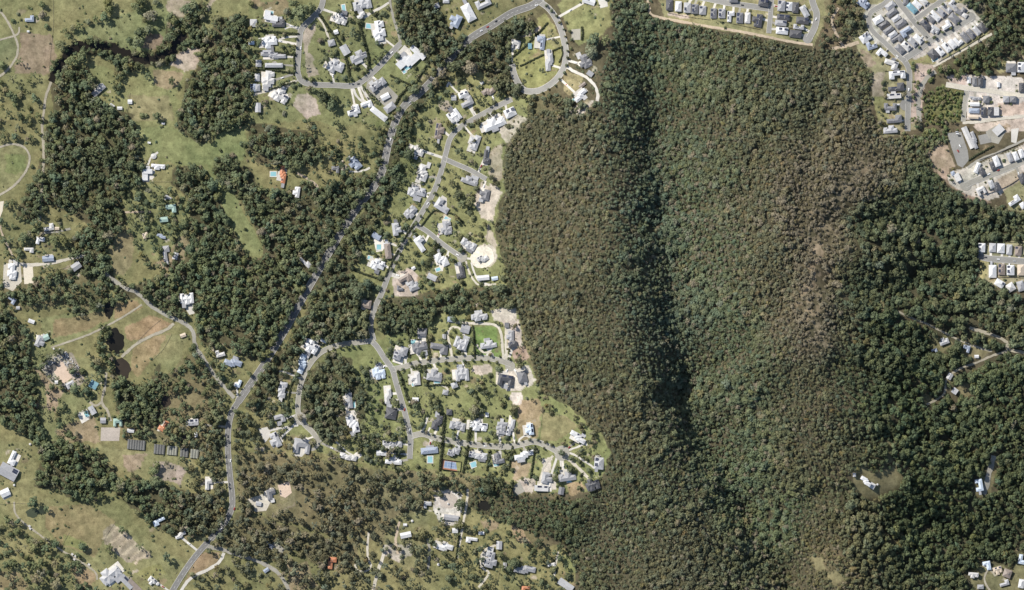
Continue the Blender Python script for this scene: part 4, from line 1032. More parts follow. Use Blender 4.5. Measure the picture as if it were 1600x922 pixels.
TREES1 = """95,70,10|dense, dark and round, at the creek's left bend|0
107,57,6|right of the dense round one at the creek's left bend|1
113,44,6|at the lower end of the straggling row across the pasture|0
101,47,5|leftmost of the straggling row across the pasture|1
122,41,6|in the middle of the straggling row across the pasture|1
138,34,5|small, halfway up the straggling row|0
149,29,6|upper, in the straggling row|1
163,26,8|broad, where the pasture row meets the top clump|0
170,15,8|lower of the two stacked at the top of the pasture|0
169,3,8|upper of the two stacked at the top of the pasture|0
213,10,9|lower of the pair at the right of the pasture|0
219,1,9|upper of the pair at the right of the pasture|0
243,3,6|single and round, at the top beside the pale scrape|0
235,24,11|big and wide, in the middle of the top meadow|0
226,31,6|dark, touching the big wide one of the top meadow|0
218,50,9|left, in the clump above the creek|0
231,46,8|right, in the clump above the creek|0
201,62,5|small, left of the clump above the creek|0
214,66,10|broad, below the clump above the creek|0
226,14,4|tiny bush between the pair and the big wide one|3
66,7,6|single, upper of two near the pasture cottage|0
66,23,6|single, lower of two near the pasture cottage|0
72,41,4|small, under the two near the pasture cottage|0
20,32,4|bush left of the pasture cottage|3
28,22,3|bush over the left of the pasture cottage|3
31,95,6|on the brown paddock beside the farm lane|2
3,102,7|at the left edge beside the farm lane|0
45,126,5|single, in the rough under the brown paddock|1
52,118,6|over the single one in the rough ground|2
231,118,7|at the right of the meadow under the creek|1
222,104,5|at the creek bank over the meadow|1
268,126,7|on the dry right corner of the meadow|1
245,181,7|dark, in the lower right of the meadow|0
222,180,5|left of the dark one in the lower meadow|3
228,180,4|between two in the lower meadow|3
236,47,6|beside the creek clump on its right|0
265,58,10|dark, over the water at the creek's right bend|0
272,32,8|by the pale scrape over the creek|0
292,14,11|broad, over the pale track at the top|0
303,8,9|right part of the broad clump by the pale track|0
330,80,7|left of the bare scrape|1
92,118,9|where the creek ends at the left|1
112,95,11|big, inside the creek's left bend|0
128,88,10|right of the big one inside the creek's left bend|0
130,855,7|single and round, in the lower left paddock|0
72,843,6|beside the pale path in the lower left|1
86,850,7|right of the path tree in the lower left|0
72,856,8|under the pale path, left|1
170,856,8|at the corner of the striped paddock|1
220,855,7|in the middle of the striped paddock|2
260,870,8|right of the striped paddock|1
190,828,7|at the top of the striped paddock|1
240,735,8|beside the pale bare yard|0
246,726,6|at the upper left of the pale bare yard|0
52,785,10|beside the round green pond|0
72,795,6|right of the round green pond|1
109,884,8|lowest right of the pale path|1
56,905,11|in the corner of the lower left paddocks|1
88,912,10|lower, left of the sheds at the bottom|0
300,732,6|right of the pale bare yard|0
10,320,6|at the end of the wide left field|1
20,316,7|on the wide left field over the riding ring|1
85,375,9|dark, between the left edge cottages|0
100,376,9|right of the dark one between the left edge cottages|0
36,372,9|at the left edge over the barn drive|0
355,250,11|at the top of the long meadow strip|0
368,258,10|beside the top of the long meadow strip|1
383,358,3|tiny, in the middle of the long meadow strip|3
865,62,4|small, inside the upper oval loop on its right|1
928,62,12|big and dark, over the dark roofed house by the oval loop|0
925,80,11|under the big dark one near the oval loop|0
946,62,9|at the forest edge near the oval loop|1
878,708,6|in the middle of the lower turning circle|0
469,653,6|in the middle of the crescent's turning circle|0
742,640,8|dark, top of the thick hedge|0
718,788,9|right edge of the round arena|0
688,773,6|over the round arena on its left|0
560,455,14|broad, on the lawn corner over the middle street|0
575,445,9|right of the broad one on the lawn corner|0
715,305,8|dark, on the lawn right of the middle street|0
722,318,8|on the lawn over the walled lot|1
735,315,9|right, on the lawn over the walled lot|1
706,285,7|left of the wide grey house|1
640,240,10|beside the uppermost left house on the middle street|0
610,310,3|single bush on the lawn left of the middle street|3
708,885,8|at the left of the farms' looping drive|0
720,892,9|brown, in the farm paddock at the bottom|2
660,835,9|beside the dirt track at the bottom|0
655,860,9|under the dirt track shed|1
720,820,9|dark, right of the long arena shed|0
797,815,7|at the right of the bare plot|0
802,880,10|over the wide grey house at the bottom|0
505,150,12|broad and dark, beside the loop street's pale field|0
518,163,10|under the broad dark one by the loop street|0
470,18,14|broad and dark, at the loop street's top|0
486,12,8|right part of the dark clump at the loop street's top|0
735,105,12|in the corner right of the main road bend|0
741,220,4|beside the bend of the middle street|1
875,855,8|in the grass clearing at the forest edge|1
842,848,9|on the bare slope over the cottage|1
1350,788,7|single, under the forest clearing house|0
1330,790,9|left, under the forest clearing house|0
"""
CARS = [(838, 8, 8, 0), (775, 33, 30, 1), (762, 42, 28, 3), (752, 48, 30, 0), (640, 160, 42, 2), (610, 218, 70, 0), (360, 720, 85, 0), (356, 682, 88, 1), (366, 795, 70, 3), (345, 827, 45, 0), (328, 844, 42, 2),
        (1496, 209, 0, 0), (1499, 212, 0, 1), (1495, 206, 0, 2), (1500, 228, -60, 0), (1497, 236, -60, 3), (1420, 140, 88, 0), (1448, 58, -45, 1), (1402, 88, -45, 0), (1275, 30, 75, 0), (1160, 8, -8, 1), (1545, 272, 22, 0), (1560, 266, 22, 3),
        (640, 672, 80, 0), (706, 228, 75, 1), (668, 318, 55, 0), (715, 398, -30, 0), (697, 560, 3, 2), (758, 697, -3, 0), (632, 640, 75, 3), (470, 75, 88, 0), (560, 131, 10, 1), (612, 82, 45, 0), (1560, 405, -3, 0), (1585, 408, -3, 2), (1540, 402, -5, 1)]
# ------------------------------------------------------------------ keep-out map at one metre, used when trees are scattered
KO = np.zeros((1100, 1780), bool)          # rows: south+90, cols: east+90
KY, KX = np.mgrid[0:1100, 0:1780]; KX = KX - 90.0; KY = KY - 90.0
def block_disc(px, py, r):
    x0 = max(0, int(px + 90 - r)); x1 = min(1780, int(px + 91 + r)); y0 = max(0, int(py + 90 - r)); y1 = min(1100, int(py + 91 + r))
    if x1 <= x0 or y1 <= y0: return
    sx = KX[y0:y1, x0:x1]; sy = KY[y0:y1, x0:x1]
    KO[y0:y1, x0:x1] |= (sx - px) ** 2 + (sy - py) ** 2 < r * r
def block_rect(px, py, l, w, deg):
    a = R(deg); r = math.hypot(l, w) / 2
    x0 = max(0, int(px + 90 - r)); x1 = min(1780, int(px + 91 + r)); y0 = max(0, int(py + 90 - r)); y1 = min(1100, int(py + 91 + r))
    if x1 <= x0 or y1 <= y0: return
    dx = KX[y0:y1, x0:x1] - px; dy = -(KY[y0:y1, x0:x1] - py)
    u = dx * math.cos(a) + dy * math.sin(a); v = -dx * math.sin(a) + dy * math.cos(a)
    KO[y0:y1, x0:x1] |= (abs(u) < l / 2) & (abs(v) < w / 2)
def free(px, py):
    return ~KO[np.clip(np.asarray(py + 90).astype(int), 0, 1099), np.clip(np.asarray(px + 90).astype(int), 0, 1779)]

for p_ in CLEAR + BARE: KO[:] |= pip(KX, KY, p_)
# ------------------------------------------------------------------ the ground sheet
gx = np.concatenate([np.linspace(-5000, -1000, 9), np.arange(-900, -60, 60.), np.arange(-60, 1662, 2.), np.arange(1700, 2560, 60.), np.linspace(2700, 6600, 9)])
gy = np.concatenate([np.linspace(-5000, -1000, 9), np.arange(-900, -60, 60.), np.arange(-60, 984, 2.), np.arange(1010, 1900, 60.), np.linspace(2100, 6000, 9)])
GX, GY = np.meshgrid(gx, gy)
GZ = tz(GX, GY)
WXn = GX + (vnoise(GX, GY, 11, 1) - .5) * 7 + (vnoise(GX, GY, 4, 2) - .5) * 2.5
WYn = GY + (vnoise(GX, GY, 11, 5) - .5) * 7 + (vnoise(GX, GY, 4, 6) - .5) * 2.5
CG = np.empty(GX.shape + (4,)); CG[..., 3] = 1
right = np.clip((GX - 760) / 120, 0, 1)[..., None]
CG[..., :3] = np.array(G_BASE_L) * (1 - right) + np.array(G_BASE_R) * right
def paint(poly, col, wob=1.0, mixk=1.0):
    xs = [p[0] for p in poly]; ys = [p[1] for p in poly]
    i0, i1 = np.searchsorted(gx, [min(xs) - 12, max(xs) + 12]); j0, j1 = np.searchsorted(gy, [min(ys) - 12, max(ys) + 12])
    k = wob / 4.0
    X = GX[j0:j1, i0:i1]; Y = GY[j0:j1, i0:i1]
    X = X + (WXn[j0:j1, i0:i1] - X) * k; Y = Y + (WYn[j0:j1, i0:i1] - Y) * k
    m = pip(X, Y, poly)
    CG[j0:j1, i0:i1, :3][m] = CG[j0:j1, i0:i1, :3][m] * (1 - mixk) + np.array(col) * mixk
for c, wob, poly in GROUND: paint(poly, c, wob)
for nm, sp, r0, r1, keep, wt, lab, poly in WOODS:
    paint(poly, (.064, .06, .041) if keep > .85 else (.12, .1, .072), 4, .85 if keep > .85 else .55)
for p_ in CLEAR: paint(p_, (.16, .15, .09), 3, .75)
paint(P("1470,130 1506,142 1504,190 1450,195 1442,170"), (.12, .13, .06), 3, .8)
gr = random.Random(5)
def ell0(x, y, r): return [(x + r * gr.uniform(.6, 1.2) * math.cos(t), y + r * gr.uniform(.6, 1.2) * math.sin(t)) for t in np.linspace(0, 6.28, 9)[:-1]]
for row in HOUSES.strip().splitlines():          # garden beds, worn earth and gravel about the houses
    d = row.split('|')[0].split(); hx, hy, hl, hw = (float(t) for t in d[:4])
    if hl * hw < 130: continue
    for _ in range(4 if hx < 1040 else 1):
        a = gr.random() * 6.283; q = max(hl, hw) * .5 + gr.uniform(-2, 13)
        x, y = hx + q * math.cos(a), hy + q * math.sin(a)
        c = gr.choice(((.2, .16, .11), (.3, .265, .21), (.11, .095, .065), (.13, .15, .07), (.34, .31, .26), (.22, .19, .14)))
        e0 = gr.uniform(2.5, 7); e1 = e0 * gr.uniform(.4, .9); ph = gr.random() * 3
        paint([(x + e0 * math.cos(t + ph) , y + e1 * math.sin(t)) for t in np.linspace(0, 6.28, 9)[:-1]], c, 3, .75)
for x_, y_ in resample(RIDGE, 7):                # thin stony soil along the crest
    for _ in range(2):
        ex, ey = x_ + gr.gauss(0, 14), y_ + gr.gauss(0, 14)
        paint(ell0(ex, ey, gr.uniform(3, 8)), (.22, .185, .14), 3, .5)
# patchy pasture: greener and browner patches, a few worn lines
n1 = fnoise(GX, GY, 55, 11); n2 = fnoise(GX, GY, 17, 21); n3 = fnoise(GX, GY, 6, 31)
br = np.clip((n1 - .5) * 3.2 + (n2 - .5) * 1.2, -1, 1)[..., None]
CG[..., :3] *= 1 + .2 * br * np.array([.9, .6, .7]) + .3 * ((n3 - .5) * 2)[..., None]
pale = np.clip((CG[..., 0] - .2) / .1, 0, 1)[..., None]          # bare earth keeps its own hue
CG[..., :3] *= np.array([.97, .935, .83]) * (1 - pale) + np.array([1.0, .97, .95]) * pale
CG = np.clip(CG, .01, .9)
ny, nx = GX.shape
idx = np.arange(nx * ny).reshape(ny, nx)
quads = np.stack([idx[:-1, :-1], idx[1:, :-1], idx[1:, 1:], idx[:-1, 1:]], -1).reshape(-1, 4)
gm = bpy.data.meshes.new("ground")
gm.vertices.add(nx * ny)
gm.vertices.foreach_set("co", np.stack([GX - 800, 461 - GY, GZ], -1).reshape(-1).astype(np.float32))
gm.loops.add(quads.size); gm.loops.foreach_set("vertex_index", quads.reshape(-1).astype(np.int32))
gm.polygons.add(len(quads)); gm.polygons.foreach_set("loop_start", np.arange(0, quads.size, 4, dtype=np.int32))
gm.polygons.foreach_set("use_smooth", np.ones(len(quads), bool))
gm.update(calc_edges=True); gm.validate()
ca = gm.color_attributes.new("cover", 'FLOAT_COLOR', 'POINT')
ca.data.foreach_set("color", CG.reshape(-1).astype(np.float32))
m, n, b = newmat("ground_cover")
at = n.nodes.new("ShaderNodeAttribute"); at.attribute_name = "cover"
geo = n.nodes.new("ShaderNodeNewGeometry")
na = n.nodes.new("ShaderNodeTexNoise"); na.inputs["Scale"].default_value = .5; na.inputs["Detail"].default_value = 6; na.inputs["Roughness"].default_value = .7
nb = n.nodes.new("ShaderNodeTexNoise"); nb.inputs["Scale"].default_value = .09; nb.inputs["Detail"].default_value = 5
for q in (na, nb): n.links.new(geo.outputs["Position"], q.inputs["Vector"])
ad = n.nodes.new("ShaderNodeMath"); ad.operation = 'ADD'
n.links.new(na.outputs["Fac"], ad.inputs[0]); n.links.new(nb.outputs["Fac"], ad.inputs[1])
mr = n.nodes.new("ShaderNodeMapRange"); mr.inputs[1].default_value = .6; mr.inputs[2].default_value = 1.4; mr.inputs[3].default_value = .58; mr.inputs[4].default_value = 1.42
n.links.new(ad.outputs[0], mr.inputs[0])
nt_ = n.nodes.new("ShaderNodeTexNoise"); nt_.inputs["Scale"].default_value = .22; nt_.inputs["Detail"].default_value = 8; nt_.inputs["Roughness"].default_value = .75
n.links.new(geo.outputs["Position"], nt_.inputs["Vector"])
mt_ = n.nodes.new("ShaderNodeMapRange"); mt_.inputs[1].default_value = .5; mt_.inputs[2].default_value = .68; mt_.inputs[3].default_value = 1.06; mt_.inputs[4].default_value = .66
n.links.new(nt_.outputs["Fac"], mt_.inputs[0])                 # tufts and coarse grass
mm_ = n.nodes.new("ShaderNodeMath"); mm_.operation = 'MULTIPLY'
n.links.new(mr.outputs[0], mm_.inputs[0]); n.links.new(mt_.outputs[0], mm_.inputs[1])
mul = n.nodes.new("ShaderNodeMix"); mul.data_type = 'RGBA'; mul.blend_type = 'MULTIPLY'; mul.inputs[0].default_value = 1
n.links.new(at.outputs["Color"], mul.inputs[6]); n.links.new(mm_.outputs[0], mul.inputs[7])
n.links.new(mul.outputs[2], b.inputs["Base Color"]); b.inputs["Roughness"].default_value = .95; b.inputs["Specular IOR Level"].default_value = .1
bp = n.nodes.new("ShaderNodeBump"); bp.inputs["Strength"].default_value = .7; bp.inputs["Distance"].default_value = .5
n.links.new(na.outputs["Fac"], bp.inputs["Height"]); n.links.new(bp.outputs[0], b.inputs["Normal"])
gm.materials.append(m)
tag(obj("ground", gm), kind="structure")

# ------------------------------------------------------------------ roads, lanes, creek, ponds
LIFT = [0.30]
def ribbon(name, mat, pts, width, lift, step=4.0, jit=0.0, parent=None, off=0.0):
    q = resample(pts, step)
    t = np.gradient(q, axis=0); t /= np.maximum(np.hypot(t[:, 0], t[:, 1]), 1e-6)[:, None]
    nr = np.stack([-t[:, 1], t[:, 0]], 1)
    w = width / 2 + (rng.random((len(q), 2)) - .5) * jit
    rows = [q + nr * (off - w[:, :1]), q + nr * off, q + nr * (off + w[:, 1:])]
    v = np.concatenate(rows); z = tz(v[:, 0], v[:, 1]) + lift
    k = len(q)
    V = np.stack([v[:, 0] - 800, 461 - v[:, 1], z], 1)
    F = [(r * k + i, r * k + i + 1, (r + 1) * k + i + 1, (r + 1) * k + i) for r in (0, 1) for i in range(k - 1)]
    return obj(name, mesh(name, V, F, [mat]), parent)
def kerb(pts, side, width, lift, parent):
    q = resample(pts, 4.0)
    t = np.gradient(q, axis=0); t /= np.maximum(np.hypot(t[:, 0], t[:, 1]), 1e-6)[:, None]
    nr = np.stack([-t[:, 1], t[:, 0]], 1) * side
    a = q + nr * (width / 2); c = q + nr * (width / 2 + .55)
    k = len(q); V = []
    zz = tz(a[:, 0], a[:, 1]) + lift
    zc = tz(c[:, 0], c[:, 1]) + lift
    for p, z in ((a, zz - .3), (a, zz + .13), (c, zc + .13), (c, zc - .5)):
        V.append(np.stack([p[:, 0] - 800, 461 - p[:, 1], z], 1))
    F = [(r * k + i, r * k + i + 1, (r + 1) * k + i + 1, (r + 1) * k + i) for r in range(3) for i in range(k - 1)]
    obj("kerb", mesh("kerb", np.concatenate(V), F, [M_KERB]), parent)
for i, (nm, mat, w, kb, pts) in enumerate(ROADS):
    lift = .12 + .004 * (len(ROADS) - i)
    o = tag(ribbon(nm, mat, pts, w, lift, jit=0 if kb else w * .25), kind="structure")
    if kb:
        kerb(pts, 1, w, lift, o); kerb(pts, -1, w, lift, o)
        if i < 2:
            q = resample(pts, 4.0)
            for d in range(2, len(q) - 3, 3 if i else 2):
                ribbon("lane_marking", M_LINE, [tuple(q[d]), tuple(q[d + 1])], .28, lift + .012, 4, 0, o)
    for x, y in resample(pts, 2.0):
        block_disc(x, y, (4.6 if y < 60 or y > 165 else 3.0) if i < 2 and w > 7.9 else (w / 2 + (1.6 if kb else (3.7 if x > 1300 and y > 440 else .5))))
for nm, mat, x, y, r in CIRCLES:
    k = 20; a = np.linspace(0, 2 * math.pi, k, endpoint=False)
    V = [(wx(x), wy(y), z1(x, y) + .42)] + [(wx(x + r * math.cos(t)), wy(y + r * math.sin(t)), z1(x + r * math.cos(t), y + r * math.sin(t)) + .42) for t in a]
    tag(obj(nm, mesh(nm, V, [(0, 1 + i, 1 + (i + 1) % k) for i in range(k)], [mat])), kind="structure")
    block_disc(x, y, r)
tag(ribbon("creek", M_CREEK, CREEK, 15, .25, 3, 5), kind="structure")
for x, y in resample(CREEK, 2.0): block_disc(x, y, 5.5)
def sheet(name, mat, poly, lift, n=3, wob=0):
    """a polygon draped on the ground"""
    poly = [tuple(p) for p in poly]
    bm = bmesh.new()
    q = resample(poly + [poly[0]], 4.0)[:-1] if wob else np.array([((1 - t) * np.array(poly[i]) + t * np.array(poly[(i + 1) % len(poly)])) for i in range(len(poly)) for t in np.linspace(0, 1, 6, endpoint=False)])
    f = bm.faces.new([bm.verts.new((wx(a), wy(c), 0)) for a, c in q])
    bmesh.ops.triangulate(bm, faces=[f])
    for _ in range(2):
        long = [e for e in bm.edges if e.calc_length() > 6]
        if long: bmesh.ops.subdivide_edges(bm, edges=long, cuts=1)
        bmesh.ops.triangulate(bm, faces=bm.faces[:])
    co = np.array([v.co[:] for v in bm.verts]); z = tz(co[:, 0] + 800, 461 - co[:, 1]) + lift
    for v, h in zip(bm.verts, z): v.co.z = h
    bmesh.ops.recalc_face_normals(bm, faces=bm.faces[:])
    if sum(fc.normal.z for fc in bm.faces) < 0: bmesh.ops.reverse_faces(bm, faces=bm.faces[:])
    mm = bpy.data.meshes.new(name); bm.to_mesh(mm); bm.free(); mm.materials.append(mat)
    return obj(name, mm)
def ell(x, y, a, c, deg=0, n=22, j=.17):
    r = random.Random(int(x * 7 + y)); o = []
    for i in range(n):
        t = 2 * math.pi * i / n; k = 1 + (r.random() - .5) * 2 * j
        u, v = a * k * math.cos(t), c * k * math.sin(t)
        o.append((x + u * math.cos(R(deg)) + v * math.sin(R(deg)), y - u * math.sin(R(deg)) + v * math.cos(R(deg))))
    return o
for x, y, a, c, d, mat in ((51, 801, 10, 8, 0, M_PONDG), (86, 440, 13, 6, 20, M_PONDG), (181, 534, 14, 20, 10, M_POND_SHADOW), (192, 575, 12, 17, 10, M_PONDB), (171, 480, 7, 18, -5, M_POND_SHADOW), (259, 627, 8, 9, 0, M_PONDB), (757, 790, 10, 8, 0, M_POND_SHADOW), (288, 686, 8, 5, 20, M_PONDB)):  # the thin upright dark one is only a shadow, drawn as a pond sheet
    tag(sheet("pond", mat, ell(x, y, a, c, d), .3, wob=1), kind="structure")
    block_disc(x, y, min(a, c) * 1.05)
def block_poly(p):
    KO[:] |= pip(KX, KY, p)
M_ARENA = surf("arena_sand", (.5, .45, .36), .95, .6, .15)
M_ARENAG = surf("arena_grey_sand", (.33, .29, .25), .95, .4, .18)
M_ARENAP = surf("arena_pink_sand", (.46, .36, .28), .95, .4, .16)
M_EARTH = surf("white_earth", (.5, .46, .38), .95, .35, .25)
M_MULCH = surf("dark_mulch", (.09, .085, .08), .95, .6, .5)
M_PAVE = surf("pale_paving", (.5, .47, .42), .9, .5, .22)
for nm, mat, p in (("sealed_yard", M_GRAV, P("388,780 410,772 424,782 416,798 398,800")), ("sealed_yard", M_CONC, P("404,670 418,667 424,680 414,692")), ("sealed_yard", M_CONC, P("284,474 302,474 304,490 296,492")), ("riding_arena", M_ARENA, P("36,416 51,415 53,443 38,444")), ("riding_arena", M_ARENAG, P("158,668 188,668 186,689 157,689")), ("riding_arena", M_ARENA, P("-4,316 6,314 4,330 -4,350")),
                   ("riding_arena", M_ARENAP, P("82,578 96,562 113,590 97,601")), ("building_pad", M_EARTH, ell(754, 402, 19, 17, 20, 16, .05)), ("building_pad", M_ARENAP, P("434,758 452,752 456,770 446,778 438,775")),
                   ("round_arena", M_ARENAG, ell(701, 782, 14, 12, 0, 16, .04)), ("car_park", M_ASPH, P("1480,208 1502,206 1512,235 1514,250 1504,262 1496,258 1487,232")), ("car_park", M_ASPH, P("1528,212 1546,208 1550,222 1532,226")),
                   ("sealed_yard", M_LANE, P("893,46 907,45 907,62 893,63")), ("sealed_yard", M_CONC, P("934,0 948,-2 950,10 938,13")), ("sealed_yard", M_LANE, P("575,120 600,128 622,150 618,168 600,165 585,150 572,138")),
                   ("sealed_yard", M_GRAV, P("6,412 32,410 34,440 20,455 4,448")), ("sealed_yard", M_PAVE, P("583,372 598,374 602,384 598,392 588,394")), ("sealed_yard", M_LANE, P("1540,206 1556,196 1572,205 1560,225 1548,222")), ("sealed_yard", M_CONC, P("1580,202 1592,200 1588,224 1580,222")),
                   ("mulch_bay", M_MULCH, P("72,577 88,565 94,573 80,585")), ("sealed_yard", M_LANE, P("800,762 812,752 820,768 806,775")), ("sealed_yard", M_PAVE, P("840,752 862,752 862,768 838,768")), ("sealed_yard", M_PAVE, P("120,646 135,638 140,655 128,662")),
                   ("sealed_yard", M_PAVE, P("548,714 560,704 566,712 556,720")), ("sealed_yard", M_LANE, P("428,845 445,858 440,866 424,852")), ("sealed_yard", M_CONC, P("622,82 632,70 642,80 634,90"))):
    tag(sheet(nm, mat, p, .2), kind="structure")
    block_poly(p)

# ------------------------------------------------------------------ buildings
T22 = math.tan(R(23))
def plan(shape, L, Wd, rnd):
    """bars (x, y, length, width) that make up a plan, long side along x"""
    if L * Wd < 340 and shape in 'XZM' and L < 26 and Wd < 26: shape = rnd.choice('LTLU' if shape != 'Z' else 'ZL')
    if L < Wd:
        return [(y, x, w, l) for x, y, l, w in plan(shape, Wd, L, rnd)]
    s = rnd.choice((-1, 1)); t = rnd.choice((-1, 1))
    if shape in 'IFG': return [(0, 0, L, Wd)]
    if shape == 'L': return [(0, -s * Wd * .22, L, Wd * .56), (t * L * .29, s * Wd * .02, L * .42, Wd * .96)]
    if shape == 'T': return [(0, -s * Wd * .2, L, Wd * .6), (t * L * .08, s * Wd * .02, L * .4, Wd * .96), (-t * L * .33, -s * Wd * .08, L * .28, Wd * .72)]
    if shape == 'U': return [(0, -s * Wd * .2, L * .96, Wd * .55), (-L * .34, s * .02 * Wd, L * .32, Wd * .96), (L * .34, s * Wd * .04, L * .3, Wd * .86)]
    if shape == 'X': return [(0, 0, L, Wd * .5), (-L * .12, 0, L * .38, Wd * .98), (L * .3, s * Wd * .14, L * .3, Wd * .66), (-L * .38, t * Wd * .12, L * .2, Wd * .6)]
    if shape == 'Z': return [(-L * .22, s * Wd * .18, L * .54, Wd * .62), (L * .22, -s * Wd * .18, L * .54, Wd * .62), (0, 0, L * .36, Wd * .7)]
    if shape == 'M': return [(-L * .33, s * Wd * .06, L * .3, Wd * .86), (0, -s * Wd * .07, L * .32, Wd * .84), (L * .33, s * Wd * .04, L * .3, Wd * .92), (0, 0, L * .8, Wd * .4)]
def bar_roof(mb, x, y, l, w, z, style, k):
    z += .035 * k
    if l >= w: ax = lambda u, v, h: (x + u, y + v, h)
    else: ax = lambda u, v, h: (x - v, y + u, h)
    a, c = max(l, w) / 2, min(l, w) / 2
    if style == 'flat':
        h0, h1 = z + .05, z + .05 + 2 * c * math.tan(R(4))
        v = [ax(-a, -c, h0), ax(a, -c, h0), ax(a, c, h1), ax(-a, c, h1), ax(-a, -c, z - .25), ax(a, -c, z - .25), ax(a, c, z - .25), ax(-a, c, z - .25)]
        f = [(0, 1, 2, 3), (4, 5, 1, 0), (5, 6, 2, 1), (6, 7, 3, 2), (7, 4, 0, 3), (7, 6, 5, 4)]
        mb.add(v, f); return h1
    p = T22 if style == 'hip' else math.tan(R(17))
    h = z + c * p; r = (a - c) if style == 'hip' else a
    r = max(r, .05)
    e = [ax(-a, -c, z), ax(a, -c, z), ax(a, c, z), ax(-a, c, z)]
    lo = [(q[0], q[1], z - .22) for q in e]
    v = e + [ax(-r, 0, h), ax(r, 0, h)] + lo
    f = [(0, 1, 5, 4), (2, 3, 4, 5), (1, 2, 5), (3, 0, 4), (6, 7, 1, 0), (7, 8, 2, 1), (8, 9, 3, 2), (9, 6, 0, 3), (9, 8, 7, 6)]
    mb.add(v, f)
    # ridge cap
    q0 = Vector(ax(-r, 0, h)); q1 = Vector(ax(r, 0, h))
    if (q1 - q0).length > 1:
        mb.cone(q0 + Vector((0, 0, .02)), q1 + Vector((0, 0, .02)), .18, .18, 4)
    return h
labels = {}
BL = []
_v = MB(); _v.cone((0, 0, -.4), (0, 0, .55), .4, .45, 8); _w4 = MB(); _w4.box(0, 0, -2, 2.2, .25, .25); VPOST = mesh("post", _w4.v, _w4.f, [M_WALL]); VENT = mesh("roof_vent", _v.v, _v.f, [M_KERB])
def uniq(lab):
    assert lab not in labels, "same label: " + lab
    labels[lab] = 1
    assert 4 <= len(lab.replace('-', ' ').split()) <= 17, (len(lab.split()), lab)
    return lab
def cat_of(k):
    for w, c in (("hous", "house"), ("villa", "house"), ("mansion", "house"), ("cottage", "cottage"), ("shed", "shed"), ("barn", "barn"), ("hut", "hut"), ("garage", "garage"), ("hall", "hall"), ("workshop", "workshop"), ("shade sail", "shade sail"), ("pavilion", "pavilion"), ("carport", "carport")):
        if w in k: return c
    return "building"
ORD = ("nearest", "second-nearest", "third-nearest", "fourth-nearest", "fifth-nearest", "sixth-nearest", "seventh-nearest")
SEEN = {}
def beside(px, py, what):
    """says which building a thing stands nearest to, and on which side of it"""
    for d, hx, hy, lab in sorted((math.hypot(px - h[0], py - h[1]), *h) for h in BL):
        side = ("right of" if px > hx else "left of") if abs(px - hx) > abs(py - hy) else ("below" if py > hy else "above")
        k = SEEN.get((what, side, lab), 0)
        if k >= len(ORD): continue
        full = f"{ORD[k]} {what} {side} the {lab}"
        if len(full.replace('-', ' ').split()) > 16: continue
        SEEN[(what, side, lab)] = k + 1
        return uniq(full)
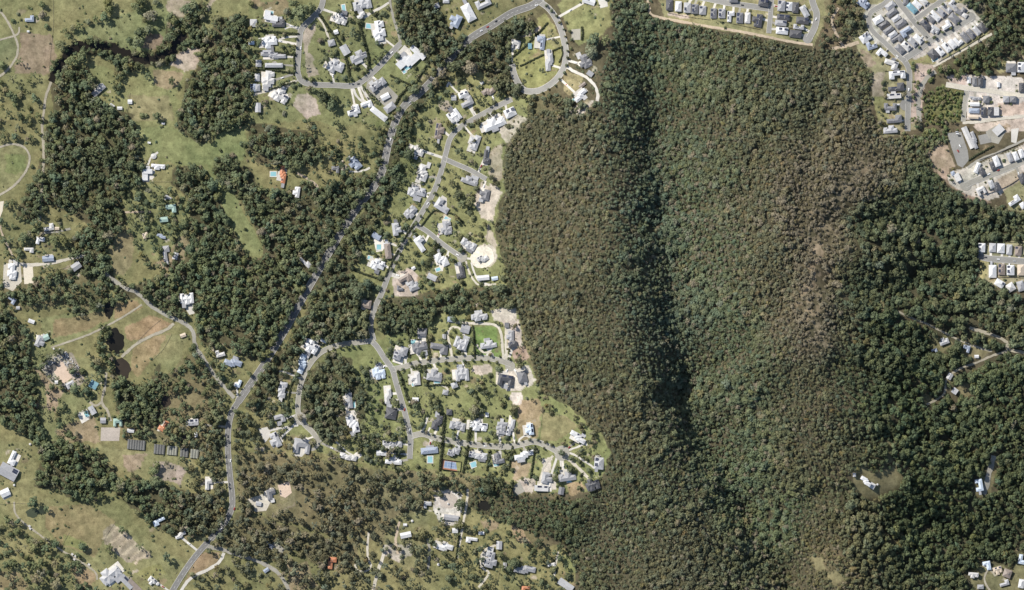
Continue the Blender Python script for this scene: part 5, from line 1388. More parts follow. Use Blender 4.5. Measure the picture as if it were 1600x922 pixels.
for row in HOUSES.strip().splitlines():
    d, kind, place = row.split('|')
    d = d.split()
    px, py, L, Wd, ang = (float(t) for t in d[:5]); colr, shape, ex = d[5], d[6], d[7]
    rnd = random.Random(row)
    nm = "shade_sail" if "shade" in kind else cat_of(kind).replace(' ', '_')
    big = L * Wd > 120
    c4 = [(px + sx * L * .4, py + sy * Wd * .4) for sx in (-1, 1) for sy in (-1, 1)]
    zs = tz([q[0] for q in c4], [q[1] for q in c4])
    z = float(zs.mean()) * .5 + float(zs.max()) * .5
    root = empty(nm, px, py, z, R(ang))
    roofed = "" if kind in ("shade sail",) else "-roofed"
    tag(root, uniq(f"{ROOF[colr][0].replace(' ', '-') }{roofed} {kind} {place}"), cat_of(kind), "buildings of the estates, streets and farms")
    BL.append((px, py, root["label"]))
    bars = plan(shape, L, Wd, rnd)
    style = 'flat' if shape == 'F' else ('gable' if shape == 'G' else 'hip')
    if colr == 'w' and shape in 'XZM' and rnd.random() < .25: style = 'flat'
    ez = 2.9 if L * Wd < 80 else (3.3 if rnd.random() < .7 else 5.2)
    if nm == "shade_sail": ez = 2.7
    rm = MB(); wm = MB(); tops = []
    for k, (x, y, l, w) in enumerate(bars):
        tops.append(bar_roof(rm, x, y, l, w, ez + (rnd.choice((0, .5, 1.2)) if style == 'flat' and k else 0), style, k))
        if nm in ("shade_sail", "carport"):
            for sx in (-1, 1):
                for sy in (-1, 1):
                    q_ = MB(); q_.box(x + sx * (l / 2 - .3), y + sy * (w / 2 - .3), -1.5, ez - .25, .2, .2); q_.build("post", M_WALL, root)
        else:
            wm.box(x, y, -2.5, ez - .2 + .035 * k, l - 1.1, w - 1.1)
    if wm.v: wm.build("wall", M_WALL, root)
    rm.build("sail" if nm == "shade_sail" else "roof", M_ROOF[colr], root)
    if 'p' in ex or (big and colr not in 'qe' and nm == "house" and rnd.random() < .42):
        # solar arrays lying on the slope that faces the sun
        x, y, l, w = bars[0]
        a, c = max(l, w) / 2, min(l, w) / 2
        phi = 0 if l >= w else math.pi / 2
        side = 1 if math.cos(R(ang) + phi) > 0 else -1
        p = T22 if style == 'hip' else (math.tan(R(17)) if style == 'gable' else math.tan(R(4)))
        for u0, ul in ((-.28, .34), (.16, .3)):
            if rnd.random() < .25: continue
            sm = MB(); nr_, nc = 2, max(2, int(a * 2 * ul / 1.7))
            for i in range(nc):
                for j in range(nr_):
                    uu = a * 2 * u0 + (i + .5) * 1.7 - nc * .85 + a * .3
                    v0 = c * (.2 + .33 * j); v1 = v0 + c * .31
                    pts = []
                    for du, vv in ((-.82, v0), (.82, v0), (.82, v1), (-.82, v1)):
                        hh = (ez + (c - vv) * p + .12) if style != 'flat' else (ez + .2 + (c + side * vv) * p)
                        ll = (uu + du, side * vv)
                        pts.append((x + ll[0], y + ll[1], hh) if l >= w else (x - ll[1], y + ll[0], hh))
                    if side < 0: pts.reverse()
                    sm.add(pts + [(q[0], q[1], q[2] - .05) for q in pts], [(0, 1, 2, 3), (4, 5, 1, 0), (5, 6, 2, 1), (6, 7, 3, 2), (7, 4, 0, 3)])
            if sm.v: sm.build("solar_panel", M_SOLAR, root)
    if 'y' in ex:
        pm = MB()
        sx, sy = rnd.choice(((1, 0), (-1, 0), (0, 1), (0, -1)))
        pm.box(sx * L * .3, sy * Wd * .3, -2.2, .12, L * .62 + 4, Wd * .62 + 4)
        pm.box(-sx * L * .1 + sy * L * .25, -sy * Wd * .1 - sx * Wd * .3, -2.2, .10, L * .55 + 2, Wd * .5 + 3)
        pm.build("patio", M_PAVE if rnd.random() < .6 else M_CONC, root)
    if nm in ("house", "cottage") and L * Wd > 90:
        for _ in range(rnd.randint(1, 2)):
            x, y, l, w = rnd.choice(bars)
            qx, qy = x + (rnd.random() - .5) * l * .3, y + (rnd.random() - .5) * w * .3
            if style == 'flat': hz = ez + .2
            else:
                dy = abs(qy - y) if l >= w else abs(qx - x); hz = ez + (min(l, w) / 2 - dy) * T22
            vo = obj("roof_vent", VENT, root); vo.location = (qx, qy, hz)
    if nm == "house" and L * Wd > 220 and rnd.random() < .75:
        # low verandah or garage roof of another sheet
        vm = MB(); hm = []; s_ = rnd.choice((-1, 1)); vl, vw = L * rnd.uniform(.25, .5), Wd * rnd.uniform(.25, .4) + 2
        vx, vy = rnd.uniform(-.25, .25) * L, s_ * (Wd * .5 + vw * .12)
        bar_roof(vm, vx, vy, vl, vw, ez - .45, 'flat', 1)
        for sx in (-1, 1):
            for sy in (-1, 1): hm.append((vx + sx * (vl / 2 - .3), vy + sy * (vw / 2 - .3), 0))
        vr = vm.build("verandah", M_ROOF[rnd.choice('vlgd') if colr in 'wvl' else rnd.choice('lgv')], root)
        for q_ in hm:
            po = obj("post", VPOST, vr); po.location = q_
    wide = 10 if px > 1300 and py > 480 else 0
    block_rect(px, py, L + (3 if big else 1.5) + wide, Wd + (3 if big else 1.5) + wide, ang)

# ------------------------------------------------------------------ a drive from each house to the nearest kerbed road
RP = [(x, y) for nm, mat, w, kb, pts in ROADS[1:] if kb for x, y in resample(pts, 3.0)] + [(x, y) for nm, mat, x, y, r in CIRCLES]
RPA = np.array(RP); DRIVE_CARS = []
for row in HOUSES.strip().splitlines():
    d, kind, place = row.split('|'); d = d.split(); px, py, L, Wd, ang = (float(t) for t in d[:5])
    if L * Wd < 95 or cat_of(kind) not in ("house", "cottage", "garage"): continue
    rnd = random.Random(row + "d")
    dd = np.hypot(RPA[:, 0] - px, RPA[:, 1] - py); k = int(dd.argmin())
    if not 8 < dd[k] < (26 if px > 1040 else 58): continue
    gx_, gy_ = RPA[k]; ux, uy = (gx_ - px) / dd[k], (gy_ - py) / dd[k]
    s0 = min(L, Wd) * .42; off = rnd.choice((-1, 1)) * min(L, Wd) * .22
    a0 = (px + ux * s0 - uy * off, py + uy * s0 + ux * off); a1 = (gx_ - ux * 2.5 - uy * off * .3, gy_ - uy * 2.5 + ux * off * .3)
    if math.hypot(a1[0] - a0[0], a1[1] - a0[1]) < 5: continue
    small = px > 1040
    tag(ribbon("driveway", rnd.choice((M_CONC, M_PAVE, M_CONC, M_LANE)), [a0, a1], 3.6 if small else rnd.uniform(2.6, 4.2), .1, 3.0), kind="structure")
    for x, y in resample([a0, a1], 2.0): block_disc(x, y, 2.4)
    if not small and rnd.random() < .6:   # a turning yard at the house end
        tag(sheet("forecourt", rnd.choice((M_CONC, M_PAVE, M_LANE)), [(a0[0] + q[0] - ux * 2, a0[1] + q[1] - uy * 2) for q in ell(0, 0, rnd.uniform(4, 7.5), rnd.uniform(3.5, 5.5), -math.degrees(math.atan2(uy, ux)), 10, .12)], .085), kind="structure")
    if rnd.random() < (.3 if small else .5):
        t_ = rnd.uniform(.2, .6); DRIVE_CARS.append((a0[0] + (a1[0] - a0[0]) * t_, a0[1] + (a1[1] - a0[1]) * t_, math.degrees(math.atan2(-uy, ux)) + rnd.choice((0, 180)), rnd.choice((0, 0, 2, 1, 3, 0))))
# goods stacked in the nursery yard
q_ = MB(); rr_ = random.Random(3)
for _ in range(150):
    t_ = rr_.random(); u_ = rr_.uniform(-7, 7)
    x, y = (96 + 34 * t_ + u_ * .8, 553 + 40 * t_ - u_ * .7) if rr_.random() < .7 else (70 + 24 * t_ + u_ * .3, 575 - 20 * t_ + u_ * .3)
    q_.box(wx(x), wy(y), z1(x, y) - .3, z1(x, y) + rr_.uniform(.6, 2), rr_.uniform(1, 3.2), rr_.uniform(.8, 2), rr_.choice((.9, 2.47)))
tag(q_.build("stacked_goods", surf("mixed_goods", (.3, .29, .28), .7, .4, .75, rgb2=(.05, .05, .055))), "stacked crates and pots packed along the sandy nursery yard", "goods", kind="stuff")
# ------------------------------------------------------------------ pools
for row in POOLS.splitlines():
    d, place = row.split('|'); px, py, L, Wd, ang = (float(t) for t in d.split())
    root = empty("swimming_pool", px, py, z1(px, py) + .55, R(ang))
    tag(root, uniq("turquoise swimming pool " + place), "swimming pool", "backyard swimming pools")
    cm = MB()
    for x, y, l, w in ((0, Wd / 2 + .55, L + 2.2, 1.1), (0, -Wd / 2 - .55, L + 2.2, 1.1), (L / 2 + .55, 0, 1.1, Wd), (-L / 2 - .55, 0, 1.1, Wd)): cm.box(x, y, -2, .1, l, w)
    cm.build("coping", M_PAVE, root)
    wm = MB(); wm.box(0, 0, -.6, 0, L, Wd); wm.build("water", M_POOL, root)
    block_rect(px, py, L + 4, Wd + 4, ang)

# ------------------------------------------------------------------ tennis court, shade houses, tanks
px, py = 705, 727
t = empty("tennis_court", px, py, z1(px, py) + .9, R(-8)); tag(t, "tennis court with blue playing area in an orange surround, under the bottom street", "tennis court")
mo = surf("court_orange", (.28, .135, .085), .8, .5, .12); mb_ = surf("court_blue", (.16, .21, .31), .8, .5, .1)
q = MB(); q.box(0, 0, -2.5, 0, 30, 15.5); q.build("court_surround", mo, t)
q = MB(); q.box(0, 0, -.02, .012, 22, 11); q.build("playing_area", mb_, t)
q = MB()
for x, y, l, w in ((0, 5.3, 22, .25), (0, -5.3, 22, .25), (10.9, 0, .25, 10.3), (-10.9, 0, .25, 10.3), (0, 4, 21.4, .2), (0, -4, 21.4, .2), (5.8, 0, .2, 7.7), (-5.8, 0, .2, 7.7), (0, 0, 11.2, .2)): q.box(x, y, .015, .028, l, w)
q.build("court_line", M_LINE, t)
q = MB(); q.box(0, 0, .03, 1.0, .08, 12); q.build("net", M_SOLAR, t)
q = MB()
for s in (-1, 1):
    q.box(0, s * 7.75, 0, 3, 30, .06); q.box(s * 15, 0, 0, 3, .06, 15.4)
for x in np.linspace(-14.9, 14.9, 9):
    for s in (-1, 1): q.box(x, s * 7.85, 0, 3.1, .12, .12)
q.build("court_fence", surf("court_mesh", (.05, .07, .055), .8), t)
block_rect(px, py, 36, 20, -8)
M_NET = surf("shade_cloth", (.11, .11, .105), .9, .5, .35); M_NETG = surf("pale_shade_cloth", (.2, .2, .17), .9, .5, .3)
for px, py, L, Wd, mt, place in ((213, 695, 28, 15, M_NET, "large dark shade house, left end of the row over the lower paddock"), (249, 702, 17, 15, M_NET, "second dark shade house in the row over the lower paddock"), (269, 704, 16, 14, M_NETG, "pale overgrown shade house, third in the row over the lower paddock"), (288, 707, 13, 14, M_NET, "fourth dark shade house in the row over the lower paddock"), (304, 709, 13, 14, M_NETG, "pale shade house, right end of the row over the lower paddock")):
    t = empty("shade_house", px, py, None, R(-5)); tag(t, uniq(place), "shade house", "row of shade houses")
    q = MB(); nb_ = int(L / 4)
    for i in range(nb_):
        w = L / nb_; x = -L / 2 + (i + .5) * w
        q.add([(x - w / 2, -Wd / 2, 2.3), (x + w / 2 - .3, -Wd / 2, 2.3), (x + w / 2 - .3, Wd / 2, 2.3), (x - w / 2, Wd / 2, 2.3), (x, -Wd / 2, 3), (x, Wd / 2, 3)], [(0, 4, 5, 3), (4, 1, 2, 5), (0, 1, 4), (3, 5, 2)])
    q.build("cloth_roof", mt, t)
    q = MB()
    for x in np.linspace(-L / 2 + .2, L / 2 - .4, nb_ + 1):
        for y in (-Wd / 2, 0, Wd / 2): q.box(x, y, -1, 2.3, .15, .15)
    q.build("frame", M_POST, t)
    q = MB()
    for s in (-1, 1): q.box(0, s * Wd / 2, -.5, 2.2, L, .05)
    q.build("side_cloth", mt, t)
    block_rect(px, py, L + 2, Wd + 2, -5)
TANKS = ((240, 244, 4.5, "large, above the meadow bottom house"), (84, 545, 1.6, "left of the gravel lane farmhouse"), (93, 546, 1.8, "at the nursery's top corner"), (47, 694, 1.8, "behind the lower left house"), (700, 787, 1.6, "by the round arena's shed"),
         (1371, 757, 1.6, "right of the forest clearing house"), (520, 52, 1.4, "beside the hedge shed"), (640, 628, 1.5, "beside the curved street shed"), (644, 814, 2, "over the dirt track shed"), (246, 912, 3, "round, right of the small bottom edge house"), (685, 882, 2.2, "under the lane house at bottom centre"), (22, 758, 1.7, "under the large grey barn"))
for px, py, r, place in TANKS:
    t = empty("water_tank", px, py); tag(t, uniq("pale round water tank " + place), "water tank", "rainwater tanks")
    q = MB(); q.cone((0, 0, -1), (0, 0, 2.3), r, r, 14); q.build("tank_wall", M_CONC, t)
    q = MB(); q.cone((0, 0, 2.3), (0, 0, 2.3 + r * .3), r * 1.02, .15, 14); q.build("lid", M_ROOF['v'], t)
    block_disc(px, py, r + 1)
# feed shelters along the bottom path
for k, (px, py, place) in enumerate(((46, 822, "first from the top, left side"), (47, 826, "just under the first one"), (72, 843, "in the middle, over the crossing fence"), (113, 866, "upper of the lower group"), (118, 869, "right of the lower group"), (116, 874, "lowest of the group"), (139, 882, "last one by the bottom end"))):
    t = empty("field_shelter", px, py, None, R(-35)); tag(t, uniq("small pale field shelter beside the long concrete path, " + place), "shelter", "field shelters along the path")
    q = MB(); bar_roof(q, 0, 0, 3.6, 3, 2.2, 'flat', 0); q.build("roof", M_ROOF['v'], t)
    q = MB()
    for sx in (-1, 1):
        for sy in (-1, 1): q.box(sx * 1.5, sy * 1.2, -.5, 2.2, .15, .15)
    q.box(0, -1.3, 0, 2.1, 3, .08); q.build("frame", M_POST, t)

# ------------------------------------------------------------------ cars
M_PAINT = [surf("white_paint", (.75, .75, .75), .3, 3, .04, .5), surf("black_paint", (.03, .03, .033), .3, 3, .1, .5), surf("silver_paint", (.4, .41, .42), .3, 3, .05, .5), surf("red_paint", (.3, .04, .03), .3, 3, .05, .5)]
M_GLASS = surf("dark_glass", (.015, .017, .02), .08, 2, .1, .5); M_TYRE = surf("tyre_rubber", (.02, .02, .02), .9, 3, .2)
_body = MB()
prof = [(-2.2, .45), (-2.25, .85), (-1.5, .95), (-.9, 1.0), (.9, .98), (2.0, .85), (2.2, .6), (2.2, .4)]
nP = len(prof)
_body.add([(x, -.88, z) for x, z in prof] + [(x, .88, z) for x, z in prof], [tuple(reversed(range(nP))), tuple(range(nP, 2 * nP))] + [(i, (i + 1) % nP, nP + (i + 1) % nP, nP + i) for i in range(nP)])
_cab = MB(); _cab.add([(-1.9, -.8, .96), (1.0, -.8, .96), (1.0, .8, .96), (-1.9, .8, .96), (-1.5, -.66, 1.42), (.3, -.66, 1.46), (.3, .66, 1.46), (-1.5, .66, 1.42)], [(0, 1, 5, 4), (1, 2, 6, 5), (2, 3, 7, 6), (3, 0, 4, 7)])
_rf = MB(); _rf.add([(-1.5, -.66, 1.425), (.3, -.66, 1.465), (.3, .66, 1.465), (-1.5, .66, 1.425), (-1.5, -.66, 1.44), (.3, -.66, 1.49), (.3, .66, 1.49), (-1.5, .66, 1.44)], [(4, 5, 6, 7), (0, 1, 5, 4), (1, 2, 6, 5), (2, 3, 7, 6), (3, 0, 4, 7)])
_whl = MB(); _whl.cone((0, -.1, 0), (0, .1, 0), .33, .33, 10)
mB = [mesh("body", _body.v, _body.f, [p]) for p in M_PAINT]; mR = [mesh("roof", _rf.v, _rf.f, [p]) for p in M_PAINT]
mC = mesh("cabin_glass", _cab.v, _cab.f, [M_GLASS]); mW = mesh("wheel", _whl.v, _whl.f, [M_TYRE])
CW = ("white", "black", "silver", "red")
def near_road(x, y):
    return "car park by the long hall" if 1480 < x < 1515 and 200 < y < 262 else ("wooded main road" if x < 400 else ("upper main road bend" if y < 60 and x < 850 else ("estate street" if x > 1040 else "residential street")))
for px, py, ang, c in CARS + DRIVE_CARS:
    q0 = z1(px, py)
    a = R(ang); e = 2.0
    zf = z1(px + e * math.cos(a), py - e * math.sin(a)); zb = z1(px - e * math.cos(a), py + e * math.sin(a))
    t = empty("parked_car" if "park" in near_road(px, py) else "car", px, py, q0 + .48, 0)
    t.rotation_euler = (0, -math.atan2(zf - zb, 2 * e), a)
    tag(t, beside(px, py, CW[c] + " car"), "car", "cars on the roads and in car parks")
    obj("body", mB[c], t); obj("cabin_glass", mC, t); obj("roof", mR[c], t)
    for sx in (-1.35, 1.35):
        for sy in (-.8, .8):
            w = obj("wheel", mW, t); w.location = (sx, sy, .33)
# ------------------------------------------------------------------ trees
def leaf_cloud(centres, radii, n_each, leaf, rnd, upbias=.35):
    """many small leaf-cluster faces on the shells of the clumps"""
    V = []; 
    for c, r in zip(centres, radii):
        d = rnd.normal(size=(n_each, 3)); d[:, 2] += upbias; d /= np.linalg.norm(d, axis=1)[:, None]
        p = c + d * r * (0.72 + .38 * rnd.random((n_each, 1))) * np.array([1, 1, .8])
        nrm = d + rnd.normal(size=(n_each, 3)) * .32; nrm[:, 2] += .25; nrm /= np.linalg.norm(nrm, axis=1)[:, None]
        t = np.cross(nrm, rnd.normal(size=(n_each, 3))); t /= np.linalg.norm(t, axis=1)[:, None]
        b_ = np.cross(nrm, t)
        s = leaf * (.6 + .8 * rnd.random((n_each, 1)))
        q = np.stack([p - t * s - b_ * s * .6, p + t * s * .7 - b_ * s, p + t * s + b_ * s * .7, p - t * s * .5 + b_ * s], 1)
        V.append(q)
    V = np.concatenate(V).reshape(-1, 3)
    F = [(i, i + 1, i + 2, i + 3) for i in range(0, len(V), 4)]
    return V, F
def trunk_mb(h, r, limbs, rnd):
    q = MB(); q.cone((0, 0, -1.5), (0, 0, h), r, r * .45, 6, cap=False)
    for c in limbs: q.cone((0, 0, h * (.55 + .35 * rnd.random())), tuple(c), r * .4, r * .12, 4, cap=False)
    return q
SPECIES = []
def species(name, seed, Rr, H0, H1, nc, cr, ne, leaf, cone=False, up=.35):
    rnd = np.random.default_rng(seed)
    C = []; RR = []
    for i in range(nc):
        a = i * 2.399 + rnd.random() * .9; f = math.sqrt((i + .4) / nc)
        if cone:
            f2 = (i + .5) / nc; rad = Rr * (1 - f2) * .55; z = H0 + (H1 - H0) * f2
            k = cr * (1.15 - .75 * f2)
        else:
            rad = Rr * f * (.8 + .15 * rnd.random()) - cr * .3 * f; z = H1 - cr - (H1 - H0) * (f ** 2) * (.45 + .5 * rnd.random()); k = cr * (.75 + .5 * rnd.random())
        C.append((rad * math.cos(a), rad * math.sin(a), z)); RR.append(k)
    C = np.array(C); C[:, :2] += rnd.normal(size=(nc, 2)) * Rr * .1
    V, F = leaf_cloud(C, RR, ne, leaf, rnd, up)
    tr = trunk_mb(H1 - cr * 1.6, .18 + Rr * .045, C[::max(1, nc // 5)], rnd)
    crown1 = mesh("crown", V, F, [M_LEAF1]); trunk1 = mesh("trunk", tr.v, tr.f, [M_BARK])
    nv = len(V)
    whole = mesh(name, list(map(tuple, V)) + tr.v, F + [[i + nv for i in f] for f in tr.f], [M_LEAF, M_BARK], [0] * len(F) + [1] * len(tr.f))
    SPECIES.append((name, Rr, H1, crown1, trunk1, whole))
species("dense_tree", 1, 5, 4.5, 12.5, 12, 2.2, 34, .62)
species("gum_tree", 2, 5, 6, 15, 13, 1.45, 30, .5)
species("open_gum_tree", 3, 5, 7, 16, 10, 1.2, 22, .45)
species("bushy_tree", 4, 5, 2, 8, 11, 2.0, 34, .6)
species("slender_tree", 5, 3, 3, 16, 9, 2.0, 30, .5, cone=True)
species("shrub", 6, 5, 1, 6, 8, 2.2, 34, .6)
species("dense_tree", 7, 5, 4.5, 13.5, 14, 1.9, 32, .55)
species("gum_tree", 8, 5, 6, 16, 15, 1.25, 28, .5)
species("street_tree", 9, 5, 3.5, 12, 7, 2.4, 26, .8)
pc = bpy.data.collections.new("tree_kinds")        # the kinds that the woods are made of; not linked to the scene
for i, s in enumerate(SPECIES):
    o = bpy.data.objects.new("kind_%d" % i, s[5]); pc.objects.link(o)
ng = bpy.data.node_groups.new("planting", 'GeometryNodeTree')
ng.interface.new_socket("Geometry", in_out='INPUT', socket_type='NodeSocketGeometry')
ng.interface.new_socket("Geometry", in_out='OUTPUT', socket_type='NodeSocketGeometry')
gi = ng.nodes.new("NodeGroupInput"); go = ng.nodes.new("NodeGroupOutput")
ci = ng.nodes.new("GeometryNodeCollectionInfo"); ci.inputs["Collection"].default_value = pc
ci.inputs["Separate Children"].default_value = True; ci.inputs["Reset Children"].default_value = True
ip = ng.nodes.new("GeometryNodeInstanceOnPoints"); ip.inputs["Pick Instance"].default_value = True
def nattr(nm, ty):
    q = ng.nodes.new("GeometryNodeInputNamedAttribute"); q.data_type = ty; q.inputs[0].default_value = nm
    return [o for o in q.outputs if o.enabled][0]
e2r = ng.nodes.new("FunctionNodeEulerToRotation")
ng.links.new(nattr("turn", 'FLOAT_VECTOR'), e2r.inputs[0])
L_ = ng.links.new
L_(gi.outputs[0], ip.inputs["Points"]); L_(ci.outputs[0], ip.inputs["Instance"])
L_(nattr("kind", 'INT'), ip.inputs["Instance Index"]); L_(e2r.outputs[0], ip.inputs["Rotation"])
L_(nattr("size", 'FLOAT_VECTOR'), ip.inputs["Scale"]); L_(ip.outputs[0], go.inputs[0])

LEAF_GAIN = 1.72
TT = np.array(TINT)
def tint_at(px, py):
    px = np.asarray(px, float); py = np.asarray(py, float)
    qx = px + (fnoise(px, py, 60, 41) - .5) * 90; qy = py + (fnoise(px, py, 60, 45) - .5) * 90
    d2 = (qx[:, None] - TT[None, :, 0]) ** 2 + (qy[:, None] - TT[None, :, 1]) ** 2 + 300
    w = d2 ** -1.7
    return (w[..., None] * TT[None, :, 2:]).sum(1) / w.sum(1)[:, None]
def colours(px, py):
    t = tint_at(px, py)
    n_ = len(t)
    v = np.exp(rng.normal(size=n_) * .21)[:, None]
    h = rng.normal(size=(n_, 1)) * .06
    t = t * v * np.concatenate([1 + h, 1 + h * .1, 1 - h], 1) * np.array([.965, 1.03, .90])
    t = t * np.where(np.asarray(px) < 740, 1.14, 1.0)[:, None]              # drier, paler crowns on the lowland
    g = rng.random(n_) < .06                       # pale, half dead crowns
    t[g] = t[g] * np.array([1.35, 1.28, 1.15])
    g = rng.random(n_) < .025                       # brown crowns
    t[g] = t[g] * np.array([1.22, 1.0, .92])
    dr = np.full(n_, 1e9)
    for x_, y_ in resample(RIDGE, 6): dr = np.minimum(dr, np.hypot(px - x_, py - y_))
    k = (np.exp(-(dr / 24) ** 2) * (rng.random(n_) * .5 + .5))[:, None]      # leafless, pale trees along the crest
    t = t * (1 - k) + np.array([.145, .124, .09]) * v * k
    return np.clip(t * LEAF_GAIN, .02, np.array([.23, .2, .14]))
def scatter(poly, sp, r0, r1, keep, wt):
    xs = [p[0] for p in poly]; ys = [p[1] for p in poly]
    x0, x1 = max(min(xs), -88), min(max(xs), 1688); y0, y1 = max(min(ys), -88), min(max(ys), 1005)
    nx_, ny_ = int((x1 - x0) / sp) + 1, int((y1 - y0) / (sp * .87)) + 1
    J, I = np.mgrid[0:ny_, 0:nx_]
    X = x0 + (I + .5 * (J % 2)) * sp + (rng.random(I.shape) - .5) * sp * .85
    Y = y0 + J * sp * .87 + (rng.random(I.shape) - .5) * sp * .85
    X = X.ravel(); Y = Y.ravel()
    wX = X + (vnoise(X, Y, 14, 61) - .5) * 8; wY = Y + (vnoise(X, Y, 14, 65) - .5) * 8
    m_ = pip(wX, wY, poly)
    gap = fnoise(X, Y, 34, 71)
    thr = keep * np.clip(1.0 + (gap - .5) * (2.4 if keep < .8 else (.35 if keep > .9 else 1.3)), .05, 1.2)
    m_ &= rng.random(len(X)) < thr
    X = X[m_]; Y = Y[m_]
    f = free(X, Y)
    X = X[f]; Y = Y[f]
    rad = r0 + (r1 - r0) * rng.random(len(X)) ** 1.5 * (.55 + .9 * fnoise(X, Y, 28, 91))
    rad = np.where(rng.random(len(X)) < .04, rad * 1.35, rad)
    w = np.array(wt, float); w /= w.sum()
    kd = rng.choice(6, size=len(X), p=w)
    alt = rng.random(len(X)) < .5
    kd = np.where((kd == 0) & alt, 6, np.where((kd == 1) & alt, 7, kd))
    return X, Y, rad, kd
def plant_mass(name, X, Y, rad, kd, label, cat, hk=1.0, sink=0.0):
    n_ = len(X)
    if not n_: return
    z = tz(X, Y) - sink
    mm = bpy.data.meshes.new(name)
    mm.vertices.add(n_); mm.vertices.foreach_set("co", np.stack([X - 800, 461 - Y, z], 1).reshape(-1).astype(np.float32))
    sc_ = rad / np.array([SPECIES[k][1] for k in kd])
    hh = sc_ ** .75 * (.82 + .4 * rng.random(n_)) * hk
    el = np.exp(rng.normal(size=n_) * .13)
    def at_(nm, ty, dat, key):
        a_ = mm.attributes.new(nm, ty, 'POINT'); a_.data.foreach_set(key, np.ascontiguousarray(dat).reshape(-1))
    at_("size", 'FLOAT_VECTOR', np.stack([sc_ * el, sc_ / el, hh], 1).astype(np.float32), "vector")
    tl = (rng.random((n_, 2)) - .5) * .16
    at_("turn", 'FLOAT_VECTOR', np.concatenate([tl, rng.random((n_, 1)) * 6.283], 1).astype(np.float32), "vector")
    at_("kind", 'INT', kd.astype(np.int32), "value")
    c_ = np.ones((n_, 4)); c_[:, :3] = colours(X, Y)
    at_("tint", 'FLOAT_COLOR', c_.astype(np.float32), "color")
    mm.materials.append(M_LEAF)
    o = obj(name, mm); tag(o, label, cat, kind="stuff")
    md = o.modifiers.new("planting", 'NODES'); md.node_group = ng
    return o
KNAME = {0: "dense_tree", 1: "gum_tree", 2: "open_gum_tree", 3: "bush", 4: "slender_tree", 5: "shrub", 6: "dense_tree", 7: "gum_tree", 8: "street_tree"}
NT = [0]
def plant_one(px, py, rad, kd, label, cat="tree", group=None, hk=1.0):
    nm, Rr, H1, cm, tm, _ = SPECIES[kd]
    root = empty(KNAME[kd], px, py, None, rng.random() * 6.28)
    tag(root, label, cat, group)
    s_ = rad / Rr
    c_ = obj("crown", cm, root); t_ = obj("trunk", tm, root)
    col = colours(np.array([px]), np.array([py]))[0]
    for q in (c_, t_): q.scale = (s_, s_, s_ ** .75 * hk * (.85 + .3 * rng.random()))
    c_.color = (*col, 1)
    NT[0] += 1
# single trees that stand apart
for row in TREES1.strip().splitlines():
    d, place, k = row.split('|'); px, py, r = (float(t) for t in d.split(','))
    k = int(k)
    plant_one(px, py, r * .92, (6 if k == 0 and random.random() < .5 else k), uniq(("bush " if k == 3 else "tree ") + place), "bush" if k == 3 else "tree")
    block_disc(px, py, r * .9)
# street trees in rows
NTH = "first second third fourth fifth sixth seventh eighth ninth tenth eleventh twelfth thirteenth fourteenth fifteenth sixteenth seventeenth eighteenth nineteenth twentieth".split()
def row_trees(pts, off, sp, place, r=2.3, s0=0):
    q = resample(pts, sp)
    t = np.gradient(q, axis=0); t /= np.maximum(np.hypot(t[:, 0], t[:, 1]), 1e-6)[:, None]
    q = q + np.stack([-t[:, 1], t[:, 0]], 1) * off
    hor = abs(q[-1][0] - q[0][0]) > abs(q[-1][1] - q[0][1])
    q = [(float(x), float(y)) for x, y in sorted(map(tuple, q), key=lambda e: e[0] if hor else e[1]) if 2 < x < 1598 and 2 < y < 920]
    for k_, (x, y) in enumerate(q):
        end = "left" if hor else "top"; nth = NTH[k_]
        if k_ >= len(q) / 2: end, nth = ("right" if hor else "bottom"), NTH[len(q) - 1 - k_]
        x += random.uniform(-1, 1); y += random.uniform(-1, 1)
        plant_one(x, y, r * random.uniform(.75, 1.25), 8, uniq(f"street tree {place}, {nth} from the {end}"), "tree", "street trees " + place, 1.25)
row_trees(P("850,12 864,28 873,42 879,62 882,85 878,108 862,130 845,140"), -5.5, 11, "along the inner kerb of the upper oval loop")
row_trees(P("885,35 892,55 893,75"), 0, 12, "outside the right side of the upper oval loop")
row_trees(P("462,60 460,90 462,112"), 0, 13, "left of the loop street's long side")
row_trees(P("475,128 500,129 530,130 560,127 590,102 608,84"), -6, 13, "inside the bottom bend of the loop street")
row_trees(P("606,418 622,390 648,342 670,308 690,262"), 6, 14, "along the lower middle street")
row_trees(P("702,226 716,200 740,184 770,168"), 6, 12, "at the bend of the middle street")
row_trees(P("652,362 680,382 712,402"), 5, 12, "along the side street to the building pad")
row_trees(P("628,570 655,564 690,560 725,557 755,556 778,560"), 7, 14, "along the lower estate's top street, lower side")
row_trees(P("640,567 690,558 740,554 780,557"), -1, 14, "along the lower estate's top street, upper side")
row_trees(P("665,681 690,689 720,693 760,697 800,697 835,692 860,700"), -5, 11, "along the bottom street, upper side")
row_trees(P("690,688 730,696 780,701 820,697 850,697"), 4.5, 12, "along the bottom street, lower side")
row_trees(P("512,545 530,540 560,538"), 3, 10, "under the crescent's top")
row_trees(P("622,592 630,620 640,660"), -5, 14, "along the curved lower street")
row_trees(P("1432,32 1456,14 1480,-4"), 4.5, 13, "beside the estate's cross street")
row_trees(P("1440,78 1470,58 1500,42"), -5, 14, "beside the estate's lower street")
row_trees(P("794,545 795,560"), 0, 8, "left of the wing at the forest foot")
n_street = NT[0]
